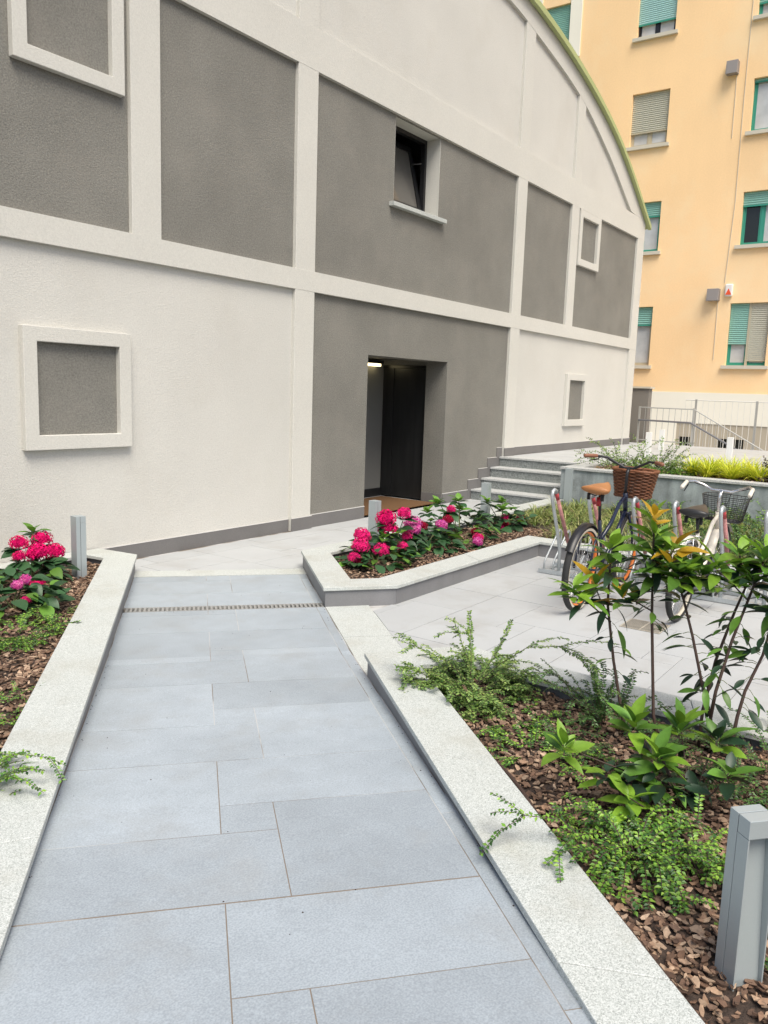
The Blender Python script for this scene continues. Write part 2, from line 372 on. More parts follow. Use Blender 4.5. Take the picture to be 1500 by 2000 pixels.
# ---- threshold strip of granite, then the landing along the wall
landing = MB().prism([PN(7.2, -0.9), PN(7.2, 1.2), (5.4, 4.6), (12.0, 4.6), (12.0, 6.6), (2.5, 6.6), (3.6, 5.6)], -0.6, -GR-0.0035).build('landing', 'grout', kind='structure')
tile_on(landing, [PN(7.215, -0.6), PN(7.215, 0.99), PN(7.44, 0.99), PN(7.44, -0.6)], 0.002, 'granite', name='threshold_slab')
def french(parent, x0, x1, y0, y1, bx, by, z, clips, m_, sc_=1.0):
    """ashlar pattern on the wall's axes: five sizes that repeat"""
    W = 1.425*sc_; H = 1.068*sc_
    xs = [0, 0.603*sc_, 0.806*sc_, W]
    i0 = math.floor((x0-bx)/W); j0 = math.floor((y0-by)/H)
    for i in range(i0, math.ceil((x1-bx)/W)):
        for j in range(j0, math.ceil((y1-by)/H)):
            ox, oy = bx+i*W, by+j*H
            for (a, b, c, d) in ((xs[0], xs[2], 0, .43), (xs[2], xs[3], 0, .645), (xs[0], xs[1], .43, 1.068), (xs[1], xs[2], .43, .645), (xs[1], xs[3], .645, 1.068)):
                c *= sc_; d *= sc_
                p = [(ox+a, oy+c), (ox+b, oy+c), (ox+b, oy+d), (ox+a, oy+d)]
                p = [(min(max(x, x0), x1), min(max(y, y0), y1)) for x, y in p]
                for cl in clips:
                    if p: p = clip(p, *cl)
                if len(p) < 3: continue
                ar = abs(sum(p[k][0]*p[(k+1) % len(p)][1]-p[(k+1) % len(p)][0]*p[k][1] for k in range(len(p))))/2
                if ar < 0.004: continue
                tile_on(parent, p, z, m_)
# landing tiles lie beyond the threshold (s > 7.445)
french(landing, 3.4, 11.36, 4.75, 6.33, 4.1, 4.99, 0.0, [(-SD[0], -SD[1], -7.446)], 'tile_pale')
# ---- the plaza with the bicycles
plaza = MB().prism([PN(4.2, 0.985), PN(6.3, 0.985), (5.6, 3.9), (8.2, 3.9), (8.2, -6), (3.0, -6), (3.0, 1.9)], -0.6, -GR-0.004).build('plaza', 'grout', kind='structure')
french(plaza, 3.95, 7.86, -3.0, 3.56, 4.58, 2.945-1.068+0.43-0.32, 0.0, [(-ND[0], -ND[1], -1.327), (0, 1, 3.56)], 'tile_pale')
st_ = [PN(4.2, 0.978), PN(4.2, 1.323), PN(5.28, 1.323), PN(5.28, 0.978)]
tile_on(plaza, st_, 0.003, 'granite', name='granite_slab')
tile_on(plaza, [PN(5.283, 0.978), PN(5.283, 1.323), PN(6.3, 1.323), PN(6.3, 0.978)], 0.003, 'granite', name='granite_slab')

# ------------------------------------------------------------------ planters
def offset_line(pts, d):
    """offset a polyline to its left by d with mitres"""
    P = [Vector((p[0], p[1])) for p in pts]; out = []
    for i in range(len(P)):
        ds = []
        if i > 0: ds.append((P[i]-P[i-1]).normalized())
        if i < len(P)-1: ds.append((P[i+1]-P[i]).normalized())
        ns = [Vector((-d_.y, d_.x)) for d_ in ds]
        if len(ns) == 2:
            m_ = (ns[0]+ns[1]); m_ = m_ / (m_.dot(ns[0])); out.append(P[i] + m_*d)
        else: out.append(P[i] + ns[0]*d)
    return [(p.x, p.y) for p in out]
def lerp2(a, b, t): return (a[0]+(b[0]-a[0])*t, a[1]+(b[1]-a[1])*t)
def kerb(parent, pts, width, top, zbot, slab=1.25, thick=0.028, over=0.018):
    """kerb along pts (bed on the left): granite coping slabs over a dark stone riser"""
    inn = offset_line(pts, width); r0 = offset_line(pts, over); r1 = offset_line(pts, width-0.03)
    for i in range(len(pts)-1):
        a, b, c, d = pts[i], pts[i+1], inn[i+1], inn[i]
        L_ = math.hypot(b[0]-a[0], b[1]-a[1]); k = max(1, round(L_/slab)); g = 0.0019/L_
        for j in range(k):
            t0 = j/k + (g if j else 0); t1 = (j+1)/k - (g if j < k-1 else 0)
            MB().prism([lerp2(a, b, t0), lerp2(a, b, t1), lerp2(d, c, t1), lerp2(d, c, t0)], top-thick, top+random.uniform(-.0006, .0006)).build('coping_slab', 'granite', parent, bevel=0.003)
        for j in range(max(1, round(L_/0.8))):
            k2 = max(1, round(L_/0.8)); t0 = j/k2; t1 = (j+1)/k2 - 0.0015/L_
            MB().prism([lerp2(r0[i], r0[i+1], t0), lerp2(r0[i], r0[i+1], t1), lerp2(r1[i], r1[i+1], t1), lerp2(r1[i], r1[i+1], t0)], zbot, top-thick-0.0005).build('riser_slab', 'riser_stone', parent)
def fill(poly, z, parent, name='soil'):
    return MB().prism(poly, -0.55, z).build(name, 'soil', parent)

def inside(p, poly):
    c = False; n = len(poly)
    for i in range(n):
        a, b = poly[i], poly[i-1]
        if (a[1] > p[1]) != (b[1] > p[1]) and p[0] < (b[0]-a[0])*(p[1]-a[1])/(b[1]-a[1])+a[0]: c = not c
    return c
def chips(poly, z, n, parent, m_='bark', smin=0.012, smax=0.034, hz=0.02, label=None):
    """bark chips: small bent plates with thickness, lying at all angles"""
    xs = [p[0] for p in poly]; ys = [p[1] for p in poly]; mb = MB(); rd = random.random; k = 0
    while k < n:
        x, y = random.uniform(min(xs), max(xs)), random.uniform(min(ys), max(ys))
        if not inside((x, y), poly): continue
        k += 1
        L_ = random.uniform(smin, smax); W_ = L_*random.uniform(0.35, 0.75); th = random.uniform(0.002, 0.005)
        sh = [(-L_*.5, -W_*.3*rd()), (-L_*.1, -W_*.5), (L_*.5, -W_*.2*rd()), (L_*.42, W_*.4*rd()), (0, W_*.5), (-L_*.45, W_*.35)]
        mt = Matrix.Translation((x, y, z + rd()*hz)) @ Matrix.Rotation(rd()*6.283, 4, 'Z') @ Matrix.Rotation(random.gauss(0, .42), 4, 'X') @ Matrix.Rotation(random.gauss(0, .3), 4, 'Y')
        bend = random.uniform(-.25, .25)*L_
        up = [mt @ Vector((a, b, th + bend*(a/L_)**2*2)) for a, b in sh]; dn = [mt @ Vector((a*.9, b*.9, -th*.3 + bend*(a/L_)**2*2)) for a, b in sh]
        mb.add(up+dn, [(0, 1, 4, 5), (1, 2, 3, 4)] + [(i+6, (i+1) % 6+6, (i+1) % 6, i) for i in range(6)])
    o = mb.build('bark_mulch', m_, parent, kind='stuff')
    return o

# left planter: runs from the wall down the ramp's left side
lp = thing('planter', 'granite edged planter with red hydrangeas along the left side of the ramp', 'planter', (3.0, 4.9, 0))
Lc = PN(7.42, -0.515)
Lpts = [PN(-0.8, -0.515), Lc, (4.47, 6.372)]
kerb(lp, Lpts, 0.272, T, -0.3)
LpIn = offset_line(Lpts, 0.272)
MB().prism([(LpIn[1][0]-0.002, 6.19), (LpIn[1][0]-0.002, 6.372), (2.6, 6.372), (2.6, 6.19)], T-0.028, T).build('coping_slab', 'granite', lp, bevel=0.003)
MB().prism([(2.598, 6.19), (2.598, 6.372), (0.4, 6.372), (0.4, 6.19)], T-0.028, T).build('coping_slab', 'granite', lp, bevel=0.003)
MB().box(0.4, LpIn[1][0], 6.22, 6.372, -0.3, T-0.029).build('riser_slab', 'riser_stone', lp)
lbed = [LpIn[0], LpIn[1], (LpIn[1][0]-0.01, 6.22), (0.4, 6.22), (-1.4, 3.0), (-1.4, 0)]
fill(lbed, 0.085, lp)
lvis = [PN(2.2, -0.79), PN(7.3, -0.79), (4.2, 6.2), (2.9, 6.2), (1.2, 3.2), (0.9, 2.4)]
chips(lvis, 0.085, 7000, lp, smin=0.018, smax=0.048)

# middle planter: hydrangeas at its tip, grasses in the long bed behind the bicycle rack
mp = thing('planter', 'pointed granite edged planter of pink hydrangeas and grasses before the doorway', 'planter', (6.5, 4.3, 0))
Mpts = [(11.375, 4.985), (5.705, 4.983), (4.728, 3.894), (5.195, 3.517), (7.83, 3.515), (7.85, -3.0)]
kerb(mp, Mpts, 0.262, T, -0.3)
MIn = offset_line(Mpts, 0.262)
mbed = MIn[:5] + [(MIn[5][0], -3.0), (11.375, -3.0)]
fill(mbed, 0.09, mp)
chips([MIn[1], MIn[2], MIn[3], MIn[4], (8.9, 3.6), (8.9, 4.7)], 0.09, 5200, mp, smin=0.018, smax=0.045)
# near planter on the right of the ramp
npl = thing('planter', 'granite edged planter with leafy shrubs along the right side of the ramp', 'planter', (3.0, 1.2, 0))
Rc = PN(4.475, 0.957)
Npts = [(4.2, -3.0), (4.205, 2.335), Rc, PN(-0.8, 0.957)]
kerb(npl, Npts, 0.268, T, -0.3)
NIn = offset_line(Npts, 0.268)
nbed = [NIn[0], NIn[1], NIn[2], NIn[3], (0.2, -3.0)]
fill(nbed, 0.085, npl)
nvis = [NIn[1], NIn[2], PN(1.0, 1.228), (1.9, -0.1), (3.0, -0.25), (NIn[1][0], 0.0)]
chips(nvis, 0.085, 9500, npl, smin=0.014, smax=0.042)
chips([PN(1.0, 1.228), (0.6, -0.5), (0.9, -2.0), (NIn[1][0], -2.0), (NIn[1][0], 0.0), (3.0, -0.25), (1.9, -0.1)], 0.085, 6000, npl, smin=0.02, smax=0.05)
# brown drip hose along the inside of the kerb
hose = MB().tube([(*PN(s, 1.245 + 0.012*math.sin(s*5)), 0.118 + 0.012*math.sin(s*7)) for s in [1.2+0.08*i for i in range(33)]], 0.009, 8).build('drip_hose', 'stem_brown', smooth=True)
tag(hose, 'brown irrigation hose on the bark beside the right hand kerb', 'hose')

# ------------------------------------------------------------------ drain channel across the path and square grate in the plaza
dr = thing('channel_drain', 'narrow slotted drain channel across the foot of the ramp', 'drain', (*PN(6.14, 0.22), 0))
def pbox(mb, s0, s1, n0, n1, z0, z1): return mb.prism([PN(s0, n0), PN(s0, n1), PN(s1, n1), PN(s1, n0)], z0, z1)
pbox(MB(), 6.078, 6.198, -0.515, 0.968, -0.1, -0.03).build('channel', 'seam', dr)
f = MB(); pbox(f, 6.079, 6.091, -0.515, 0.968, -0.029, 0.001); pbox(f, 6.184, 6.197, -0.515, 0.968, -0.029, 0.001); f.build('edge_rail', 'drain_iron', dr)
bm_ = pbox(MB(), 6.0915, 6.1835, -0.515, -0.499, -0.028, 0.0005)
b0 = bm_.build('grate_bar', 'drain_iron', dr)
for i in range(1, 46):
    o = b0.copy(); COL.objects.link(o); o.location = (0.0326*i*ND[0], 0.0326*i*ND[1], 0); o.parent = dr
gr = thing('floor_grate', 'small square slotted drain grate in the plaza between the bicycles', 'drain', (5.96, 1.79, 0))
MB().box(5.82, 6.10, 1.64, 1.94, 0.0008, 0.002).build('slot_shade', 'seam', gr)  # thin dark sheet on the paving, painting the shade inside the slots
f = MB()
for a in ((5.82, 5.832, 1.64, 1.94), (6.088, 6.10, 1.64, 1.94), (5.832, 6.088, 1.64, 1.652), (5.832, 6.088, 1.928, 1.94), (5.832, 6.088, 1.786, 1.796)): f.box(*a, 0.0021, 0.0034)
f.build('grate_frame', 'grate_tan', gr)
b0 = MB().box(5.842, 5.853, 1.652, 1.786, 0.0021, 0.0030).build('grate_bar', 'grate_tan', gr)
for i in range(10):
    for y in (0, 0.142):
        if i == 0 and y == 0: continue
        o = b0.copy(); COL.objects.link(o); o.parent = gr; o.location = (0.0252*i, y, 0)

# ------------------------------------------------------------------ arched building
AB = thing('arched_building', 'pale rendered building with grey panels, arched gable and green roof edge', 'building', (9.92, D, 0))
YP = D + 0.05                               # recessed panel plane
CX = 9.92
arc_o = [(0, 8.02), (1.4, 7.97), (2.63, 7.86), (3.86, 7.66), (5.32, 7.30), (6.66, 6.82), (7.72, 6.26), (8.79, 5.60)]
def spl(tab, x):
    """smooth interpolation through measured points"""
    x = abs(x)
    if x >= tab[-1][0]: 
        (a, b), (c, d) = tab[-2:]; return d + (x-c)*(d-b)/(c-a)
    for i in range(len(tab)-1):
        if tab[i][0] <= x <= tab[i+1][0]:
            p0 = tab[i-1] if i else (-tab[1][0], tab[1][1]); p1, p2 = tab[i], tab[i+1]; p3 = tab[i+2] if i+2 < len(tab) else (2*p2[0]-p1[0], 2*p2[1]-p1[1])
            m1 = (p2[1]-p0[1])/(p2[0]-p0[0]); m2 = (p3[1]-p1[1])/(p3[0]-p1[0]); h = p2[0]-p1[0]; t = (x-p1[0])/h
            return (2*t**3-3*t*t+1)*p1[1] + (t**3-2*t*t+t)*h*m1 + (-2*t**3+3*t*t)*p2[1] + (t**3-t*t)*h*m2
def zo(x): return spl(arc_o, x-CX) - 0.06
arc_i = [(0, 7.66), (1.78, 7.60), (2.58, 7.50), (4.76, 7.06), (6.3, 6.45), (7.2, 5.98), (7.88, 5.60)]
def zi(x): return spl(arc_i, x-CX)
XL, XR = 1.14, 18.70
# upper recessed gable field
poly = [(2.06, 5.58), (17.78, 5.58)] + [(x, zi(x)+0.08) for x in [17.78-0.262*i for i in range(61)]]
g = MB().extr(poly, 'y', YP, YP+0.25); g.build('gable_field', 'stucco_white', AB)
# arch band in front of it
ring = MB(); xs = [XL + (XR-XL)*i/72 for i in range(73)]
for i in range(72):
    a, b = xs[i], xs[i+1]
    def lo(x): return max(zi(x), 5.62) if 2.05 < x < 17.79 else 5.62
    vs_ = []
    for y in (D, YP+0.2):
        vs_ += [(a, y, lo(a)), (b, y, lo(b)), (b, y, max(zo(b), lo(b)+.001)), (a, y, max(zo(a), lo(a)+.001))]
    ring.add(vs_, [(0, 1, 2, 3), (0, 4, 5, 1), (3, 2, 6, 7)] + ([(0, 3, 7, 4)] if i == 0 else []) + ([(1, 5, 6, 2)] if i == 71 else []))
ring.build('arch_band', 'stucco_trim', AB)
# roof: curved sheet with a green metal edge
rf = MB(); ed = MB(); xs = [XL-0.14 + (XR-XL+0.28)*i/60 for i in range(61)]
for i in range(60):
    a, b = xs[i], xs[i+1]
    for mb, y0, y1, l0, l1 in ((rf, D-0.02, 16.0, 0.0, 0.07), (ed, D-0.09, D-0.021, -0.02, 0.075)):
        vs_ = []
        for y in (y0, y1): vs_ += [(a, y, zo(a)+l0), (b, y, zo(b)+l0), (b, y, zo(b)+l1), (a, y, zo(a)+l1)]
        mb.add(vs_, [(0, 1, 2, 3), (5, 4, 7, 6), (0, 4, 5, 1), (3, 2, 6, 7)] + ([(0, 3, 7, 4)] if i == 0 else []) + ([(1, 5, 6, 2)] if i == 59 else []))
rf.build('roof', 'roof_green', AB); ed.build('roof_edge', 'roof_green', AB)
# beams and pilasters (front plane D)
def trim(name, x0, x1, z0, z1, y0=D, m_='stucco_trim', bev=0.005): return MB().box(x0, x1, y0, YP+0.1-(0.003 if bev > .003 else 0), z0, z1).build(name, m_, AB, bevel=bev)
trim('upper_beam', XL, XR, 5.18, 5.618, D+0.001, bev=0.0015)
trim('middle_beam', XL, XR, 2.785, 3.012, bev=0.0015)
PIL = [(1.14, 1.56), (4.87, 5.20), (7.08, 7.415), (12.43, 12.765), (14.645, 14.975), (18.285, 18.70)]
for i, (a, b) in enumerate(PIL):
    trim('pilaster', a, b, 2.95, 5.24, D+0.0025)
    if i in (0, 2, 3, 5): trim('pilaster', a, b, 0.0, 2.84, D+0.0025)
for a, b in PIL[1:5]:
    MB().box(a, b, D+0.003, YP+0.096, 5.56, zi((a+b)/2)+0.06).build('gable_pilaster', 'stucco_trim', AB, bevel=0.006)
def Pm(u, v, d): return (u, d, v)
# panels
def panel(x0, x1, z0, z1, m_, holes=(), depth=0.3, name='wall_panel'): return facade(x0, x1, z0, z1, list(holes), depth, Pm, YP).build(name, m_, AB)
panel(1.56, 7.10, 0, 2.80, 'stucco_white'); panel(12.75, 18.30, 0, 2.80, 'stucco_white')
DX0, DX1, DZ = 8.555, 10.53, 2.13
panel(7.40, 12.45, 0, 2.80, 'stucco_grey', [(DX0, DX1, -0.0, DZ)], 0.37)
WX0, WX1, WZ0, WZ1 = 9.0, 10.10, 4.10, 5.165
panel(1.55, 4.88, 3.0, 5.19, 'stucco_grey'); panel(5.19, 7.09, 3.0, 5.19, 'stucco_grey')
panel(7.40, 12.44, 3.0, 5.19, 'stucco_grey', [(WX0, WX1, WZ0, WZ1)], 0.02)
panel(12.75, 14.66, 3.0, 5.19, 'stucco_grey'); panel(14.96, 18.30, 3.0, 5.19, 'stucco_grey')
# side and back walls
MB().box(18.45, 18.69, YP+0.11, 15.9, 0, 5.55).build('side_wall', 'stucco_white', AB)
MB().box(1.16, 1.4, YP+0.11, 15.9, 0, 5.55).build('side_wall', 'stucco_white', AB)
MB().box(1.16, 18.69, 15.6, 15.9, 0, 5.5).build('back_wall', 'stucco_white', AB)
# moulded square frames with grey infill
def moulding(x0, x1, z0, z1, y0=D-0.012):
    w_ = 0.125; f = MB()
    vs_ = []
    for y in (y0, YP-0.001):
        vs_ += [(x0, y, z0), (x1, y, z0), (x1, y, z1), (x0, y, z1), (x0+w_, y, z0+w_), (x1-w_, y, z0+w_), (x1-w_, y, z1-w_), (x0+w_, y, z1-w_)]
    fs = []
    for i in range(4):
        j = (i+1) % 4
        fs += [(i, j, 4+j, 4+i), (i, 8+i, 8+j, j), (4+i, 4+j, 12+j, 12+i)]
    f.add(vs_, fs); o = f.build('moulding_frame', 'stucco_trim', AB, bevel=0.005)
    MB().box(x0+w_-0.003, x1-w_+0.003, YP-0.004, YP-0.0005, z0+w_-0.003, z1-w_+0.003).build('infill', 'stucco_grey', o)
moulding(3.77, 4.83, 1.085, 2.115); moulding(3.765, 4.80, 4.155, 5.172); moulding(14.90, 15.90, 1.11, 2.125); moulding(15.02, 16.07, 4.16, 5.172)
# skirting in short lengths, a thin pale line on its top edge
def skirt(x0, x1, z0, z1, y0): 
    o = MB().box(x0, x1, y0, YP-0.0015 if y0 > D else D-0.0005, z0, z1).build('skirting', 'skirt_stone', AB)
    MB().box(x0, x1, y0-0.002, y0+0.012, z1+0.0005, z1+0.008).build('skirting_cap', 'trim_line', o)
skirt(4.50, 7.066, -0.02, 0.142, YP-0.014); skirt(7.07, 7.425, -0.02, 0.15, D-0.014)
skirt(7.43, DX0-0.004, -0.02, 0.15, YP-0.014); skirt(DX1+0.004, 11.30, -0.02, 0.15, YP-0.014)
for i, x in enumerate((11.303, 11.63, 11.93, 12.24)): skirt(x, (11.627, 11.927, 12.237, 12.416)[i], -0.02, 0.15+0.16*(i+1), YP-0.014)
skirt(12.42, 12.775, 0.5, 0.78, D-0.014); skirt(12.78, 18.28, 0.5, 0.78, YP-0.014); skirt(18.283, 18.705, 0.5, 0.78, D-0.014)
# doorway recess: jambs continue as a small lobby with the lift door on its right
MB().box(10.62, 10.66, 6.76, 7.62, 0.02, 2.03).build('lift_door', 'lift_metal', AB)
ld = MB().box(10.605, 10.617, 6.765, 6.98, 0.02, 2.03).build('lift_door_frame', 'lift_metal', AB)
MB().box(10.605, 10.617, 7.40, 7.60, 0.02, 2.03).build('lift_door_frame', 'lift_metal', AB)
MB().box(10.59, 10.66, 6.765, 7.60, 2.031, 2.075).build('lift_door_head', 'lift_metal', AB)
MB().box(10.60, 10.9, 6.76, 7.7, 2.076, 2.4).build('lobby_wall', 'stucco_grey', AB)
MB().box(7.2, 10.9, 7.605, 7.75, 0.0, 2.4).build('lobby_wall', 'lobby_wall', AB)
MB().box(7.2, 10.60, 7.592, 7.604, 0.0, 0.13).build('skirting', 'frame_black', AB)
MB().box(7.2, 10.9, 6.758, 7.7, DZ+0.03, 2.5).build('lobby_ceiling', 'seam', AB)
MB().box(7.2, 7.35, 6.76, 7.7, 0, 2.4).build('lobby_wall', 'lobby_wall', AB)
MB().box(7.2, DX0-0.002, 6.757, 6.85, 0, 2.4).build('lobby_wall', 'lobby_wall', AB)
MB().box(10.537, 10.9, 6.70, 6.757, 0, 2.4).build('lobby_wall', 'stucco_grey', AB)
MB().box(10.517, 10.528, YP+0.004, 6.752, -0.02, 0.15).build('skirting', 'skirt_stone', AB)
MB().box(7.36, 10.86, YP-0.3, 7.6, -0.3, -0.004).build('lobby_floor', 'tile_pale', AB)
dm = MB().box(8.62, 10.50, 6.47, 7.5, -0.003, 0.012).build('doormat', 'mat_brown', bevel=0.004)
tag(dm, 'flat brown doormat on the floor inside the doorway', 'doormat')
lm = thing('ceiling_lamp', 'lit warm lamp up in the dark doorway', 'lamp', (10.15, 7.55, 2.03))
MB().box(10.05, 10.46, 7.50, 7.59, 2.09, 2.14).build('lamp_housing', 'frame_black', lm)
MB().box(10.07, 10.40, 7.51, 7.585, 2.05, 2.088).build('diffuser', 'lamp_glow', lm)
# window above the doorway: deep white reveal, granite sill, black frame with the sash tipped inwards
rv = MB()
y0, y1 = YP+0.0205, YP+0.30
rv.box(WX0-0.12, WX0, y0, y1, WZ0-0.05, WZ1+0.1); rv.box(WX1, WX1+0.12, y0, y1, WZ0-0.05, WZ1+0.1)
rv.box(WX0, WX1, y0, y1, WZ1, WZ1+0.1)
win = rv.build('window', 'stucco_trim', AB)
MB().box(WX0+0.0005, WX0+0.004, YP+0.001, y0, WZ0, WZ1).build('reveal', 'stucco_trim', win)
MB().box(WX1-0.004, WX1-0.0005, YP+0.001, y0, WZ0, WZ1).build('reveal', 'stucco_trim', win)
MB().box(WX0-0.09, WX1+0.12, D-0.03, y1, WZ0-0.055, WZ0-0.001).build('sill', 'granite', win, bevel=0.004)
f = MB(); yf0, yf1 = y1-0.075, y1-0.005
f.box(WX0, WX1, yf0, yf1, WZ1-0.05, WZ1); f.box(WX0, WX0+0.05, yf0, yf1, WZ0, WZ1-0.05); f.box(WX1-0.05, WX1, yf0, yf1, WZ0, WZ1-0.05); f.box(WX0+0.05, WX1-0.05, yf0, yf1, WZ0, WZ0+0.05)
f.build('window_frame', 'frame_black', win)
sa = MB(); sx0, sx1, sz0, sz1 = WX0+0.055, WX1-0.055, WZ0+0.055, WZ1-0.06
tilt = Matrix.Translation((0, yf1-0.01, sz0)) @ Matrix.Rotation(R(-14), 4, 'X') @ Matrix.Translation((0, -(yf1-0.01), -sz0))
for a in ((sx0, sx1, sz1-0.075, sz1), (sx0, sx1, sz0, sz0+0.075), (sx0, sx0+0.075, sz0+0.075, sz1-0.075), (sx1-0.075, sx1, sz0+0.075, sz1-0.075)):
    t_ = MB().box(a[0], a[1], yf0+0.005, yf1-0.005, a[2], a[3]); sa.add([tilt @ Vector(v) for v in t_.v], t_.f)
sa.build('sash', 'frame_black', win)
t_ = MB().box(sx0+0.07, sx1-0.07, yf0+0.025, yf0+0.035, sz0+0.07, sz1-0.07); t2 = MB(); t2.add([tilt @ Vector(v) for v in t_.v], t_.f); t2.build('pane', 'window_glass', win)
MB().tube([tilt @ Vector((sx1-0.03, yf1, sz1-0.22)), (WX1-0.06, yf1-0.03, sz1-0.25)], 0.008, 6).build('stay_arm', 'chrome', win)
rm = MB(); rm.box(8.2, 11.0, 7.6, 7.7, 3.3, 5.6); rm.box(8.2, 8.3, YP+0.345, 7.6, 3.3, 5.6); rm.box(10.9, 11.0, YP+0.345, 7.6, 3.3, 5.6); rm.box(8.2, 11, YP+0.345, 7.7, 5.6, 5.7)
rm.build('room_walls', 'lobby_wall', win)

# ------------------------------------------------------------------ steps to the upper terrace
stp = thing('steps', 'four speckled granite steps beside the grey wall right of the doorway', 'steps', (11.39, 5.6, 0))
SX = [11.39, 11.71, 12.01, 12.32]
for i, x in enumerate(SX):
    xe = SX[i+1]+0.02 if i < 3 else 12.66
    MB().box(x+0.02, xe+0.02, 4.87, D+0.03, -0.05 if i == 0 else 0.16*i-0.03, 0.16*(i+1)-0.031).build('riser', 'granite_dark', stp)
    MB().box(x, xe, 4.865, D+0.031, 0.16*(i+1)-0.03, 0.16*(i+1)).build('tread', 'granite_tread', stp, bevel=0.003)
terr = MB().box(12.661, 19.6, -8, D+0.045, -1.2, 0.636).build('terrace', 'grout', kind='structure')
for i in range(9):
    for j in range(7):
        x0 = 12.662+0.77*i; y0_ = -0.9+1.036*j+0
        y1_ = min(y0_+1.034, D+0.03)
        if y1_-y0_ > 0.05: MB().box(x0, min(x0+0.767, 19.6), y0_, y1_, 0.6365, 0.64+random.uniform(-.001, .001)).build('tile', 'tile_pale', terr)
# retaining wall with coping, bed behind it
rw = thing('retaining_wall', 'stained concrete retaining wall with pale coping behind the bicycles', 'wall', (11.4, 2.0, 0))
MB().box(11.40, 11.60, -6, 4.85, -0.1, 0.61).build('wall_body', 'concrete', rw)
for i in range(8):
    MB().box(11.375, 11.63, 4.86-1.25*(i+1)+0.002, 4.86-1.25*i, 0.611, 0.645).build('coping_slab', 'granite_tread', rw, bevel=0.003)
MB().box(11.63, 12.655, 4.61, 4.86, -0.1, 0.61).build('wall_body', 'concrete', rw)
MB().box(11.632, 12.655, 4.61, 4.862, 0.611, 0.646).build('coping_slab', 'granite_tread', rw, bevel=0.003)
tb = MB().box(11.602, 12.66, -6, 4.608, -0.1, 0.60).build('terrace_bed', 'soil', kind='structure')
chips([(11.64, -2), (12.65, -2), (12.65, 4.6), (11.64, 4.6)], 0.6, 2600, tb, 'bark_pale', 0.03, 0.06)

# ------------------------------------------------------------------ yellow apartment building
YB = thing('apartment_building', 'yellow rendered apartment building with teal roller shutters', 'building', (24, 5, -1.25))
XB = 24.0
def Py(u, v, d): return (d, u, v)
WN = {  # y0, y1, z0, z1
 'a': (7.73, 8.80, 11.72, 13.6), 'b': (7.73, 8.79, 8.80, 10.24), 'c': (7.73, 8.79, 5.87, 7.25), 'd': (7.73, 8.79, 2.66, 4.33),
 'e': (4.53, 5.55, 8.77, 10.10), 'f': (4.55, 5.55, 5.87, 7.25), 'g': (4.60, 5.62, 2.68, 4.35), 'h': (4.53, 5.62, 11.62, 13.0)}
BW = [(6.38, 6.69, 0.30, 0.66), (5.36, 5.63, 0.30, 0.66), (4.94, 5.20, 0.30, 0.66)]
pad = [(10.85, 11.75, 11.55, 13.15)]
facade(-14, 26, 1.92, 17, list(WN.values()) + pad, 0.3, Py, XB).build('wall', 'yellow_render', YB)
facade(6.78, 26, -1.25, 1.918, [], 0.3, Py, XB-0.03).build('plinth', 'cream_render', YB)
facade(-14, 6.778, 1.05, 1.918, [], 0.3, Py, XB-0.03).build('plinth', 'cream_render', YB)
facade(-14, 6.778, -1.25, 1.048, BW, 0.3, Py, XB-0.01).build('plinth', 'beige_render', YB)
MB().box(XB+0.31, XB+12, -14, 26, -1.25, 17).build('core', 'cream_render', YB)
for a in BW:
    o = MB().box(XB+0.12, XB+0.15, a[0], a[1], a[2], a[3]).build('cellar_window', 'pane_dark', YB)
    MB().box(XB+0.10, XB+0.119, (a[0]+a[1])/2-0.012, (a[0]+a[1])/2+0.012, a[2], a[3]).build('mullion', 'rail_grey', o)
